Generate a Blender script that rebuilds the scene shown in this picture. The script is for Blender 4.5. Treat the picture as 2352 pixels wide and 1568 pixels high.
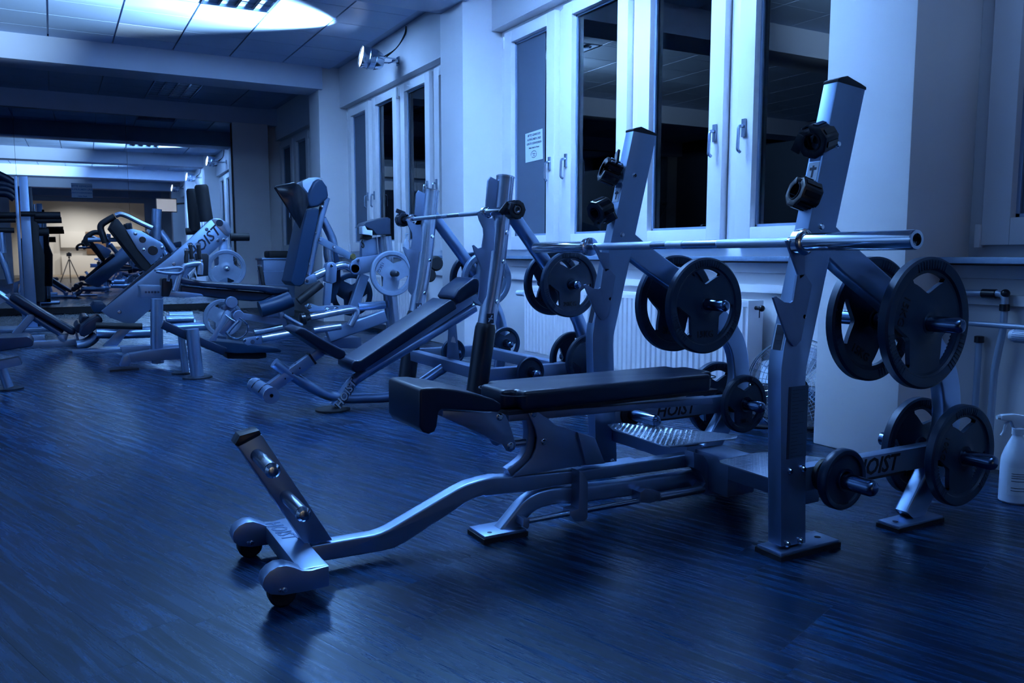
import bpy, bmesh, math, random
from mathutils import Vector, Matrix, Quaternion
random.seed(7)
for o in list(bpy.data.objects): bpy.data.objects.remove(o)
SC = bpy.context.scene
COL = SC.collection
PI = math.pi
# ------------------------------------------------------------------ camera
# world: X towards the window wall, Y along it (away from the camera), Z up; metres
FPX, EYE, YAW, PITCH = 1880.0, 0.90, math.radians(29.2), math.radians(6.07)
cd = bpy.data.cameras.new('camera'); cam = bpy.data.objects.new('camera', cd); COL.objects.link(cam)
cd.sensor_width = 36.0; cd.lens = FPX / 2352 * 36.0; cd.clip_start = 0.05; cd.clip_end = 200
cam.location = (0, 0, EYE)
cam.rotation_euler = (PI/2 - PITCH, 0, -YAW)
SC.camera = cam
# depth of field stays off: the photograph is sharp over most of the frame
# ------------------------------------------------------------------ world, view, light
W = bpy.data.worlds.new('night'); SC.world = W; W.use_nodes = True
W.node_tree.nodes['Background'].inputs[0].default_value = (0.010, 0.022, 0.06, 1)
W.node_tree.nodes['Background'].inputs[1].default_value = 0.35
SC.view_settings.view_transform = 'Standard'; SC.view_settings.look = 'None'
SC.view_settings.gamma = 1.0; SC.view_settings.use_curve_mapping = False
SC.view_settings.exposure = 0.0
try:
    SC.cycles.use_denoising = True; SC.cycles.max_bounces = 5; SC.cycles.diffuse_bounces = 3
    SC.cycles.glossy_bounces = 3; SC.cycles.transmission_bounces = 2; SC.cycles.transparent_max_bounces = 6; SC.cycles.use_adaptive_sampling = True; SC.cycles.adaptive_threshold = 0.02; SC.cycles.adaptive_min_samples = 40; SC.cycles.sample_clamp_indirect = 0.0
    SC.cycles.caustics_reflective = False; SC.cycles.caustics_refractive = False
except Exception: pass
BLUE = (0.46, 0.725, 1.0); WARM = (1.0, 0.90, 0.78)
def lamp(name, kind, loc, energy, color, target=None, **kw):
    l = bpy.data.lights.new(name, kind); l.energy = energy; l.color = color
    for k, v in kw.items(): setattr(l, k, v)
    o = bpy.data.objects.new(name, l); COL.objects.link(o); o.location = loc
    if target is not None:
        o.rotation_euler = (Vector(target) - Vector(loc)).to_track_quat('-Z', 'Y').to_euler()
    return o
# the spotlights on the window wall wash the ceiling of three bays (their housings are built further down)
PAR = [(2.99, 8.66, 3.005), (2.99, 4.40, 3.005), (2.99, 0.14, 3.005)]
for i, (p, e) in enumerate(zip(PAR, (7000, 19500, 2300))):
    lamp('par_beam', 'SPOT', p, e, BLUE, (p[0]-1, p[1]+0.02, p[2]+0.17), spot_size=math.radians(80), spot_blend=1.0, shadow_soft_size=0.08)
# ------------------------------------------------------------------ helpers
FR = {'z1':(500,800,2.614),'z2':(1050,780,2.904),'z3':(1600,800,3.016),'z4':(1200,150,2.904),'z5':(1700,450,3.137),
      'z6':(1150,500,3.618),'b1':(550,380,2.703),'b2':(700,480,4.126),'b3':(960,560,4.613),'c1':(300,480,3.92),'e1':(0,380,3.267),
      'r1':(1600,640,3.733),'u1':(1780,150,3.825),'u2':(1300,180,4.127),'l1':(0,600,4.9),'e2':(180,480,4.126),'d1':(380,640,5.6),'c2':(600,400,3.92),'s1':(0,390,6.272),'l2':(0,620,5.227),'b4':(580,700,6.031)}
_t, _p = YAW, PITCH
_F = Vector((math.sin(_t)*math.cos(_p), math.cos(_t)*math.cos(_p), -math.sin(_p)))
_R = Vector((math.cos(_t), -math.sin(_t), 0)); _U = _R.cross(_F)
def at(px, py, ax, val, fr=None):
    """a point of the photograph, read off as the point of the plane <axis ax> = val that it shows"""
    if fr: a = FR[fr]; px, py = a[0]+px/a[2], a[1]+py/a[2]
    r = _F + _R*((px-1176)/FPX) - _U*((py-784)/FPX)
    return Vector((0,0,EYE)) + r*((val-(EYE if ax == 2 else 0))/r[ax])
def ty(fr, y, pts): return [(v.x, v.z) for v in (at(a, b, 1, y, fr) for a, b in pts)]      # traced on a plane of constant y
def tx(fr, x, pts): return [(v.y, v.z) for v in (at(a, b, 0, x, fr) for a, b in pts)]
def tz(fr, z, pts): return [(v.x, v.y) for v in (at(a, b, 2, z, fr) for a, b in pts)]
def box(bm, x0, x1, y0, y1, z0, z1):
    vs = [bm.verts.new((x, y, z)) for x in (x0, x1) for y in (y0, y1) for z in (z0, z1)]
    for f in ((0,1,3,2),(4,6,7,5),(0,4,5,1),(2,3,7,6),(0,2,6,4),(1,5,7,3)): bm.faces.new([vs[i] for i in f])
    return vs
def obox(bm, c, ux, uy, uz):
    c = Vector(c); ux, uy, uz = Vector(ux), Vector(uy), Vector(uz)
    vs = [bm.verts.new(c + ux*a + uy*b + uz*d) for a in (-1,1) for b in (-1,1) for d in (-1,1)]
    for f in ((0,1,3,2),(4,6,7,5),(0,4,5,1),(2,3,7,6),(0,2,6,4),(1,5,7,3)): bm.faces.new([vs[i] for i in f])
def bar(bm, a, b, w, h, up=(0,0,1)):
    """rectangular bar from a to b, w wide, h high"""
    a, b = Vector(a), Vector(b); d = b-a; n = d.normalized(); s = n.cross(Vector(up))
    if s.length < 1e-5: s = n.cross(Vector((1,0,0)))
    s.normalize(); u = s.cross(n)
    obox(bm, (a+b)/2, d/2, s*w/2, u*h/2)
def prism(bm, pts, ax, v0, v1):
    def mk(p, v):
        if ax == 1: return (p[0], v, p[1])
        if ax == 0: return (v, p[0], p[1])
        return (p[0], p[1], v)
    A = [bm.verts.new(mk(p, v0)) for p in pts]; B = [bm.verts.new(mk(p, v1)) for p in pts]
    n = len(pts)
    bm.faces.new(A); bm.faces.new(B[::-1])
    for i in range(n): bm.faces.new((A[i], A[(i+1) % n], B[(i+1) % n], B[i]))
def spline(pts, sub=6):
    P = [Vector(p) for p in pts]
    if len(P) < 3: return P
    out = []
    for i in range(len(P)-1):
        p0 = P[i-1] if i else P[0]*2-P[1]; p1, p2 = P[i], P[i+1]; p3 = P[i+2] if i+2 < len(P) else P[-1]*2-P[-2]
        for k in range(sub):
            t = k/sub
            out.append(0.5*((2*p1)+(p2-p0)*t+(2*p0-5*p1+4*p2-p3)*t*t+(3*p1-p0-3*p2+p3)*t**3))
    out.append(P[-1]); return out
def fillet(pts, r, n=5):
    """polyline with rounded corners"""
    P = [Vector(p) for p in pts]; out = [P[0]]
    for i in range(1, len(P)-1):
        a, b, c = P[i-1], P[i], P[i+1]; u = (a-b); v = (c-b); ra = min(r, u.length*.45, v.length*.45)
        s, e = b+u.normalized()*ra, b+v.normalized()*ra
        for k in range(n+1):
            t = k/n; out.append((1-t)**2*s + 2*t*(1-t)*b + t*t*e)
    out.append(P[-1]); return out
def sweep(bm, path, prof, side=None, closed=False, caps=True):
    """profile (list of (s,u)) carried along a path; side fixes the s direction"""
    P = [Vector(p) for p in path]; n = len(P); rings = []; s = None
    for i in range(n):
        if closed: d = P[(i+1) % n]-P[i-1]
        else: d = P[min(i+1, n-1)]-P[max(i-1, 0)]
        d.normalize()
        if side is not None:
            s = Vector(side); s = (s-d*s.dot(d)).normalized()
        elif s is None:
            s = d.cross(Vector((0,0,1)));
            if s.length < 1e-3: s = d.cross(Vector((0,1,0)))
            s.normalize()
        else: s = (s-d*s.dot(d)).normalized()
        u = s.cross(d)
        rings.append([bm.verts.new(P[i]+s*a+u*b) for a, b in prof])
    m = len(prof)
    for i in range(n if closed else n-1):
        A, B = rings[i], rings[(i+1) % n]
        for k in range(m): bm.faces.new((A[k], A[(k+1) % m], B[(k+1) % m], B[k]))
    if caps and not closed: bm.faces.new(rings[0][::-1]); bm.faces.new(rings[-1])
def circ(r, n=14, sy=1.0): return [(r*math.cos(2*PI*k/n), r*sy*math.sin(2*PI*k/n)) for k in range(n)]
def rrect(w, h, r=0.008, n=3):
    out = []
    for cx, cy, a0 in ((w/2-r, h/2-r, 0), (-w/2+r, h/2-r, PI/2), (-w/2+r, -h/2+r, PI), (w/2-r, -h/2+r, 1.5*PI)):
        for k in range(n+1):
            a = a0+PI/2*k/n; out.append((cx+r*math.cos(a), cy+r*math.sin(a)))
    return out
def tube(bm, pts, r, n=14, closed=False): sweep(bm, pts, circ(r, n), None, closed)
def lathe(bm, c, axis, prof, n=24):
    """prof: list of (radius, distance along axis)"""
    c = Vector(c); ax = Vector(axis).normalized(); s = ax.cross(Vector((0,0,1)))
    if s.length < 1e-3: s = ax.cross(Vector((1,0,0)))
    s.normalize(); u = ax.cross(s); rings = []
    for r, h in prof:
        if r < 1e-6: rings.append([bm.verts.new(c+ax*h)])
        else: rings.append([bm.verts.new(c+ax*h+(s*math.cos(2*PI*k/n)+u*math.sin(2*PI*k/n))*r) for k in range(n)])
    for A, B in zip(rings, rings[1:]):
        if len(A) == 1 and len(B) == 1: continue
        for k in range(n):
            k2 = (k+1) % n
            if len(A) == 1: bm.faces.new((A[0], B[k2], B[k]))
            elif len(B) == 1: bm.faces.new((A[k], A[k2], B[0]))
            else: bm.faces.new((A[k], A[k2], B[k2], B[k]))
    for ring, rev in ((rings[0], True), (rings[-1], False)):
        if len(ring) > 1: bm.faces.new(ring[::-1] if rev else ring)
def cyl(bm, a, b, r, n=18, bev=0.0):
    a, b = Vector(a), Vector(b); L = (b-a).length
    if bev: lathe(bm, a, b-a, [(r-bev,0),(r,bev),(r,L-bev),(r-bev,L)], n)
    else: lathe(bm, a, b-a, [(r,0),(r,L)], n)
def ball(bm, c, r, n=14): lathe(bm, c, (0,0,1), [(r*math.sin(PI*k/8), -r*math.cos(PI*k/8)) for k in range(9)], n)
def B(): return bmesh.new()
def obj(name, bm, mat, parent=None, bevel=0.0, seg=2, angle=35, smooth=True):
    bmesh.ops.recalc_face_normals(bm, faces=bm.faces)
    if bevel:
        es = [e for e in bm.edges if len(e.link_faces) == 2 and e.calc_face_angle(0) > math.radians(angle)]
        bmesh.ops.bevel(bm, geom=es, offset=bevel, segments=seg, profile=0.6, affect='EDGES', clamp_overlap=True)
    me = bpy.data.meshes.new(name); bm.to_mesh(me); bm.free()
    if smooth:
        me.shade_smooth(); me.set_sharp_from_angle(angle=math.radians(angle))
    me.materials.append(M[mat] if isinstance(mat, str) else mat)
    o = bpy.data.objects.new(name, me); COL.objects.link(o)
    if parent is not None: adopt(o, parent)
    return o
def wmat(o):
    m = o.matrix_basis.copy()
    return (wmat(o.parent) @ o.matrix_parent_inverse @ m) if o.parent else m
def adopt(o, parent):
    o.parent = parent; o.matrix_parent_inverse = wmat(parent).inverted()
def thing(name, loc, label, cat, group=None):
    o = bpy.data.objects.new(name, None); COL.objects.link(o); o.location = loc; o.empty_display_size = 0.1
    return tag(o, label, cat, group)
def tag(o, label, cat, group=None, kind=None):
    if label: o['label'] = label
    if cat: o['category'] = cat
    if group: o['group'] = group
    if kind: o['kind'] = kind
    return o
def struct(o, label=None):
    o['kind'] = 'structure'
    if label: o['label'] = label
    return o
def copy_tree(o, parent=None, label=None):
    c = o.copy(); COL.objects.link(c)
    if parent: c.parent = parent; c.matrix_parent_inverse = o.matrix_parent_inverse.copy()
    if label: c['label'] = label
    for ch in list(o.children): copy_tree(ch, c)
    return c
def text_mesh(s, size, depth, shear=0.0, bold=0.0, align='CENTER'):
    cu = bpy.data.curves.new('t', 'FONT'); cu.body = s; cu.size = size; cu.extrude = depth; cu.shear = shear; cu.offset = bold
    cu.align_x = align; cu.align_y = 'CENTER'; cu.resolution_u = 2
    o = bpy.data.objects.new('t', cu); COL.objects.link(o)
    me = bpy.data.meshes.new_from_object(o.evaluated_get(bpy.context.evaluated_depsgraph_get()))
    bpy.data.objects.remove(o); bpy.data.curves.remove(cu); return me
def text(name, s, size, loc, right, up, mat, parent, depth=0.0006, shear=0.0, bold=0.0):
    me = text_mesh(s, size, depth, shear, bold)
    me.materials.clear(); me.materials.append(M[mat])
    o = bpy.data.objects.new(name, me); COL.objects.link(o)
    r = Vector(right).normalized(); u = Vector(up); u = (u-r*u.dot(r)).normalized(); n = r.cross(u)
    o.matrix_world = Matrix(((r.x,u.x,n.x,loc[0]),(r.y,u.y,n.y,loc[1]),(r.z,u.z,n.z,loc[2]),(0,0,0,1)))
    if parent is not None:
        mw = o.matrix_world.copy(); o.parent = parent; o.matrix_parent_inverse = wmat(parent).inverted(); o.matrix_basis = mw
    return o
# ------------------------------------------------------------------ materials (all procedural)
M = {}
def mat(name, col, rough=0.5, metal=0.0, spec=0.5, noise=0.0, nscale=8.0, bump=0.0, bscale=200.0, coat=0.0, stretch=None):
    m = bpy.data.materials.new(name); m.use_nodes = True; nt = m.node_tree; b = nt.nodes['Principled BSDF']
    b.inputs['Base Color'].default_value = (*col, 1); b.inputs['Roughness'].default_value = rough
    b.inputs['Metallic'].default_value = metal; b.inputs['Specular IOR Level'].default_value = spec
    b.inputs['Coat Weight'].default_value = coat; b.inputs['Coat Roughness'].default_value = 0.15
    if noise or bump:
        tc = nt.nodes.new('ShaderNodeTexCoord'); mp = nt.nodes.new('ShaderNodeMapping'); nt.links.new(tc.outputs['Object'], mp.inputs[0])
        if stretch: mp.inputs['Scale'].default_value = stretch
    if noise:
        n = nt.nodes.new('ShaderNodeTexNoise'); n.inputs['Scale'].default_value = nscale; n.inputs['Detail'].default_value = 6
        nt.links.new(mp.outputs[0], n.inputs['Vector'])
        mx = nt.nodes.new('ShaderNodeMix'); mx.data_type = 'RGBA'
        mx.inputs[6].default_value = (*[c*(1-noise) for c in col], 1); mx.inputs[7].default_value = (*[min(1, c*(1+noise)) for c in col], 1)
        nt.links.new(n.outputs['Fac'], mx.inputs[0]); nt.links.new(mx.outputs[2], b.inputs['Base Color'])
    if bump:
        n2 = nt.nodes.new('ShaderNodeTexNoise'); n2.inputs['Scale'].default_value = bscale; n2.inputs['Detail'].default_value = 3
        nt.links.new(mp.outputs[0], n2.inputs['Vector'])
        bp = nt.nodes.new('ShaderNodeBump'); bp.inputs['Strength'].default_value = bump; bp.inputs['Distance'].default_value = 0.002
        nt.links.new(n2.outputs['Fac'], bp.inputs['Height']); nt.links.new(bp.outputs[0], b.inputs['Normal'])
    M[name] = m; return m
mat('wall_paint', (0.82, 0.80, 0.84), 0.65, noise=0.05, nscale=2.5, bump=0.08, bscale=60)
mat('parapet_paint', (0.46, 0.59, 0.80), 0.6, noise=0.05, nscale=4)
mat('upvc', (0.88, 0.86, 0.90), 0.32, noise=0.02)
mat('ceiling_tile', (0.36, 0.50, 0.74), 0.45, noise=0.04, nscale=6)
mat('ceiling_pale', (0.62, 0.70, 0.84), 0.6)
mat('ceiling_rail', (0.30, 0.40, 0.58), 0.4, 0.3)
mat('beam_paint', (0.55, 0.62, 0.78), 0.65, noise=0.06, nscale=3)
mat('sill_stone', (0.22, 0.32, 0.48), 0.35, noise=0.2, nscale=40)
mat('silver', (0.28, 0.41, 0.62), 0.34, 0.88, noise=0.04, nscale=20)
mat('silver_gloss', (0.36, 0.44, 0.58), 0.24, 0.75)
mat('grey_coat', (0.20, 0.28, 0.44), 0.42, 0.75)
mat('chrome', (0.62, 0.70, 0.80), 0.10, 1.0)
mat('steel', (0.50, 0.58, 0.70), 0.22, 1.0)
mat('rubber', (0.004, 0.006, 0.012), 0.6, bump=0.1, bscale=120)
mat('plastic', (0.008, 0.012, 0.022), 0.30)
mat('gloss_black', (0.004, 0.006, 0.012), 0.12)
mat('vinyl', (0.002, 0.012, 0.040), 0.38, spec=0.40, bump=0.05, bscale=350, coat=0.15)
mat('vinyl_blue', (0.006, 0.028, 0.075), 0.42, spec=0.3, bump=0.05, bscale=350)
mat('iron', (0.004, 0.022, 0.062), 0.42, 0.2, noise=0.15, nscale=30, bump=0.05)
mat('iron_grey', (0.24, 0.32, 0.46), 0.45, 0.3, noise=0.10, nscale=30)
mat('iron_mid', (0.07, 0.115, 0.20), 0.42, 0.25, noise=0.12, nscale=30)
mat('clear_shell', (0.40, 0.50, 0.64), 0.08, coat=0.6)
mat('bottle_white', (0.52, 0.62, 0.78), 0.35)
mat('paper', (0.70, 0.80, 0.92), 0.7)
mat('paper_blue', (0.34, 0.42, 0.56), 0.7)
mat('wood_pale', (0.42, 0.32, 0.22), 0.4, noise=0.2, nscale=6)
mat('navy_plastic', (0.02, 0.04, 0.085), 0.35)
mat('absorbing_wall', (0.06, 0.10, 0.18), 0.7)  # dark so the unseen left wall throws little light back into the gym
mat('peg_steel', (0.12, 0.19, 0.32), 0.18, 1.0)
mat('white_plastic', (0.60, 0.70, 0.84), 0.4)
mat('label_white', (0.62, 0.72, 0.86), 0.6)
mat('label_blue', (0.05, 0.14, 0.34), 0.5)
mat('ink', (0.010, 0.022, 0.06), 0.6)
mat('radiator', (0.80, 0.78, 0.84), 0.35)
mat('pipe', (0.36, 0.46, 0.62), 0.35, 0.3)
mat('brass', (0.45, 0.36, 0.15), 0.3, 0.9)
mat('blind', (0.10, 0.135, 0.20), 0.6)
mat('shade_film', (0.14, 0.22, 0.40), 0.5)
mat('cloth_dark', (0.012, 0.02, 0.045), 0.8)
mat('skin', (0.35, 0.22, 0.16), 0.55)
mat('warm_white', (0.82, 0.81, 0.79), 0.6)
mat('wood_brown', (0.20, 0.12, 0.07), 0.5)
mat('label_dark', (0.03, 0.065, 0.13), 0.6)
mat('tread', (0.42, 0.50, 0.62), 0.28, 0.9)
mat('knurl', (0.42, 0.50, 0.62), 0.42, 0.9, bump=0.5, bscale=900)
# window glass: a thin pane, mirror-like at a slant, the night behind it
def glass(name, tint, ior=1.5, rough=0.0):
    m = bpy.data.materials.new(name); m.use_nodes = True; nt = m.node_tree; nt.nodes.clear()
    o = nt.nodes.new('ShaderNodeOutputMaterial'); mx = nt.nodes.new('ShaderNodeMixShader'); fr = nt.nodes.new('ShaderNodeFresnel')
    t = nt.nodes.new('ShaderNodeBsdfTransparent'); g = nt.nodes.new('ShaderNodeBsdfGlossy')
    fr.inputs[0].default_value = ior; t.inputs[0].default_value = (*tint, 1); g.inputs['Roughness'].default_value = rough
    nt.links.new(fr.outputs[0], mx.inputs[0]); nt.links.new(t.outputs[0], mx.inputs[1]); nt.links.new(g.outputs[0], mx.inputs[2]); nt.links.new(mx.outputs[0], o.inputs[0])
    M[name] = m
glass('window_glass', (0.50, 0.62, 0.78), 1.85)   # stands for the two panes of the double glazing
glass('clear_plastic', (0.80, 0.87, 0.95), 1.6)
m = mat('mirror', (0.80, 0.86, 0.92), 0.015, 1.0)
def emit(name, col, s):
    m = bpy.data.materials.new(name); m.use_nodes = True; b = m.node_tree.nodes['Principled BSDF']
    b.inputs['Base Color'].default_value = (*col, 1); b.inputs['Emission Color'].default_value = (*col, 1); b.inputs['Emission Strength'].default_value = s
    try: m.cycles.emission_sampling = 'NONE'
    except Exception: pass
    M[name] = m
emit('lamp_face', (0.75, 0.88, 1.0), 6.0)
emit('warm_bulb', (1.0, 0.86, 0.66), 14.0)
emit('screen_warm', (0.62, 0.50, 0.38), 0.5)
# floor planks: printed wood grain running along each plank
def floor_mat(name, v):
    m = bpy.data.materials.new(name); m.use_nodes = True; nt = m.node_tree; b = nt.nodes['Principled BSDF']
    tc = nt.nodes.new('ShaderNodeTexCoord'); mp = nt.nodes.new('ShaderNodeMapping'); oi = nt.nodes.new('ShaderNodeObjectInfo')
    add = nt.nodes.new('ShaderNodeVectorMath'); add.operation = 'ADD'
    sc = nt.nodes.new('ShaderNodeVectorMath'); sc.operation = 'SCALE'; sc.inputs[3].default_value = 37.0
    nt.links.new(oi.outputs['Location'], sc.inputs[0])
    nt.links.new(tc.outputs['Object'], add.inputs[0]); nt.links.new(sc.outputs[0], add.inputs[1]); nt.links.new(add.outputs[0], mp.inputs[0])
    mp.inputs['Scale'].default_value = (26, 1.6, 1)
    n = nt.nodes.new('ShaderNodeTexNoise'); n.inputs['Scale'].default_value = 1.6; n.inputs['Detail'].default_value = 9; n.inputs['Roughness'].default_value = 0.68; n.inputs['Distortion'].default_value = 0.6
    nt.links.new(mp.outputs[0], n.inputs['Vector'])
    r = nt.nodes.new('ShaderNodeValToRGB'); e = r.color_ramp.elements
    e[0].position = 0.40; e[0].color = (0.0002*v, 0.0035*v, 0.015*v, 1); e[1].position = 0.70; e[1].color = (0.011*v, 0.058*v, 0.155*v, 1)
    k = r.color_ramp.elements.new(0.50); k.color = (0.0003*v, 0.0125*v, 0.050*v, 1)
    nt.links.new(n.outputs['Fac'], r.inputs[0]); nt.links.new(r.outputs[0], b.inputs['Base Color'])
    rr = nt.nodes.new('ShaderNodeMapRange'); rr.inputs[3].default_value = 0.40; rr.inputs[4].default_value = 0.16
    nt.links.new(n.outputs['Fac'], rr.inputs[0]); nt.links.new(rr.outputs[0], b.inputs['Roughness'])
    bp = nt.nodes.new('ShaderNodeBump'); bp.inputs['Strength'].default_value = 0.14; bp.inputs['Distance'].default_value = 0.0015
    nt.links.new(n.outputs['Fac'], bp.inputs['Height']); nt.links.new(bp.outputs[0], b.inputs['Normal'])
    b.inputs['Specular IOR Level'].default_value = 0.5; b.inputs['Specular Tint'].default_value = (0.30, 0.66, 1.0, 1)
    M[name] = m
floor_mat('floor_a', 1.0); floor_mat('floor_b', 0.8); floor_mat('floor_c', 1.2)
# ================================================================== the room
XW, XC, XG = 3.42, 3.14, 3.55            # wall plane, column front, window plane
ZC, ZL, ZS = 3.31, 2.82, 0.885           # ceiling, lintel, sill
Y0, Y1 = -13.0, 14.4; XL = -5.2
COLS = [(-6.36,-5.92), (-2.07,-1.63), (2.22,2.66), (6.48,6.94), (10.79,11.25)]
bm = B(); box(bm, XL, XW+0.35, Y0, Y1+0.2, -0.06, -0.003); FLOOR = struct(obj('floor', bm, 'floor_b', smooth=False), 'dark blue wood-grain vinyl plank floor')
# planks: the nearest ones each a piece of its own, the rest one part
PA = math.radians(19); PW, PL = 0.165, 1.0
pd = Vector((-math.sin(PA), math.cos(PA), 0)); pn = Vector((math.cos(PA), math.sin(PA), 0))
pmesh = []
for mn in ('floor_a', 'floor_b', 'floor_c'):
    bm = B(); box(bm, -PW/2+0.0003, PW/2-0.0003, -PL/2+0.0003, PL/2-0.0003, -0.003, 0.0)
    me = bpy.data.meshes.new('plank'); bm.normal_update(); bm.to_mesh(me); bm.free(); me.materials.append(M[mn]); pmesh.append(me)
cells = []
for i in range(-90, 90):
    off = random.random()*PL
    for j in range(-20, 24):
        c = pn*(i*PW) + pd*(j*PL+off)
        if XL < c.x < XW and Y0 < c.y < Y1: cells.append(c)
def seen(c):
    d = c.dot(_F) - EYE*_F.z; d = (c-Vector((0,0,EYE))).dot(_F)
    if d < 0.4: return False
    v = c-Vector((0,0,EYE)); u = 1176+FPX*v.dot(_R)/d; w = 784-FPX*v.dot(_U)/d
    return -150 < u < 2500 and w < 1850
cells.sort(key=lambda c: (not seen(c), c.x*c.x+c.y*c.y))
fb = B(); rot = Matrix.Rotation(PA, 4, 'Z')
for k, c in enumerate(cells):
    if k < 300:
        o = bpy.data.objects.new('plank', random.choice(pmesh)); COL.objects.link(o); o.parent = FLOOR; o.location = c; o.rotation_euler = (0, 0, PA)
    else:
        q = [c+pn*a*(PW/2-0.0003)+pd*b*(PL/2-0.0003) for a, b in ((-1,-1),(1,-1),(1,1),(-1,1))]
        fb.faces.new([fb.verts.new(v) for v in q])
me = bpy.data.meshes.new('plank_field'); fb.normal_update(); fb.to_mesh(me); fb.free(); me.materials.append(M['floor_far'] if 'floor_far' in M else M['floor_a'])
o = bpy.data.objects.new('plank_field', me); COL.objects.link(o); o.parent = FLOOR; o['kind'] = 'stuff'
o['label'] = 'more distant planks of the vinyl floor'
# ceiling: slab, rails and tiles
bm = B(); box(bm, XL, XW+0.35, Y0, Y1+0.2, ZC+0.02, ZC+0.2); CEIL = struct(obj('ceiling', bm, 'ceiling_rail', smooth=False), 'suspended tile ceiling over the gym')
TX, TY, XO = 0.645, 0.572, 0.085
FIX = {(2, 8): 1}
bm = B(); box(bm, -TX/2+0.009, TX/2-0.009, -TY/2+0.004, TY/2-0.004, 0, 0.018)
tmesh = bpy.data.meshes.new('ceiling_tile'); bm.normal_update(); bm.to_mesh(tmesh); bm.free(); tmesh.materials.append(M['ceiling_tile'])
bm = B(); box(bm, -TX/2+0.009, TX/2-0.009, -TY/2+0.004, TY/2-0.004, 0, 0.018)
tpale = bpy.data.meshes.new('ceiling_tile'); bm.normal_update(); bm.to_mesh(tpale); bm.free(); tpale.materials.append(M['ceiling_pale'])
holes = [(1.375, 8.05, 2.02, 8.63), (1.375, 12.25, 2.02, 13.96)]
rest = B()
def tile(x, y, me):
    o = bpy.data.objects.new('ceiling_tile', me); COL.objects.link(o); o.parent = CEIL; o.location = (x, y, ZC)
bays = [(Y0+0.05, -6.36), (-5.92, -2.07), (-1.63, 2.22), (2.66, 6.48), (6.94, 10.75), (11.15, Y1)]
for b, (ya, yb) in enumerate(bays):
    n = int((yb-ya)/TY)
    for j in range(n+1):
        y = yb-TY/2-j*TY
        if b == 4: y = 10.34-TY/2-0*TY - (j-1)*TY
        if y-TY/2 < ya-0.3: continue
        for i in range(-8, 6):
            x = XO+TX*(i+0.5)
            if x > XW: continue
            if any(h[0]-0.05 < x < h[2]+0.05 and h[1]-0.05 < y < h[3]+0.05 for h in holes): continue
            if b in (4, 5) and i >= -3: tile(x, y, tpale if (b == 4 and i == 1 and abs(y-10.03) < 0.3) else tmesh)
            elif XL < x-TX/2: box(rest, x-TX/2+0.009, x+TX/2-0.009, y-TY/2+0.004, y+TY/2-0.004, ZC, ZC+0.018)
o = obj('ceiling_tile_field', rest, 'ceiling_tile', CEIL, smooth=False); o['kind'] = 'stuff'; o['label'] = 'ceiling tiles out of view'
# beams across the room at every column
for k, (a, b) in enumerate(COLS):
    bm = B(); box(bm, XL, XC+0.04, a-0.06, b-0.02, 3.03, ZC+0.02); struct(obj('beam', bm, 'beam_paint', bevel=0.006), 'painted concrete ceiling beam')
bm = B(); box(bm, XL, XW, Y1-0.17, Y1, 3.05, ZC+0.02); struct(obj('beam', bm, 'beam_paint'), 'ceiling beam above the mirror wall')
# columns
for a, b in COLS:
    bm = B(); box(bm, XC, XW+0.3, a, b, 0, ZC+0.02); struct(obj('column', bm, 'wall_paint', bevel=0.008), 'painted column between the windows')
bm = B(); box(bm, 2.69, 3.26, Y1-0.18, Y1, 0, 3.06); struct(obj('column', bm, 'wall_paint', bevel=0.006), 'pilaster beside the mirror')
# outer shell
bm = B()
for k in range(len(COLS)+1):
    a = COLS[k-1][1] if k else Y0; b = COLS[k][0] if k < len(COLS) else Y1
    box(bm, XW, XW+0.36, a, b, ZL, ZC+0.02)            # lintel
    box(bm, XW, XW+0.30, a, b, 0, ZS-0.03)             # parapet
    box(bm, XW-0.025, XW, a, b, 0.69, 0.735)           # ledge of the parapet panelling
    box(bm, XW-0.012, XW, a, b, 0.80, 0.855)
struct(obj('wall_right', bm, 'wall_paint', bevel=0.003), 'window wall with lintels and parapets')
bm = B(); box(bm, XL-0.15, XL, Y0, Y1+0.2, 0, ZC+0.1); struct(obj('wall_left', bm, 'absorbing_wall', smooth=False), 'long wall opposite the windows')
bm = B(); box(bm, XL, XW+0.4, Y1, Y1+0.15, 0, ZC+0.1); struct(obj('wall_back', bm, 'wall_paint', smooth=False), 'end wall carrying the mirror')
bm = B(); box(bm, XL, XW+0.4, Y0-0.15, Y0, 0, ZC+0.1); struct(obj('wall_front', bm, 'warm_white', smooth=False), 'far end wall of the reception')
bm = B(); box(bm, -5.0, 2.9, Y1-0.012, Y1, 0.0, 0.09); struct(obj('baseboard_back', bm, 'plastic'), 'dark skirting below the mirror')
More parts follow.
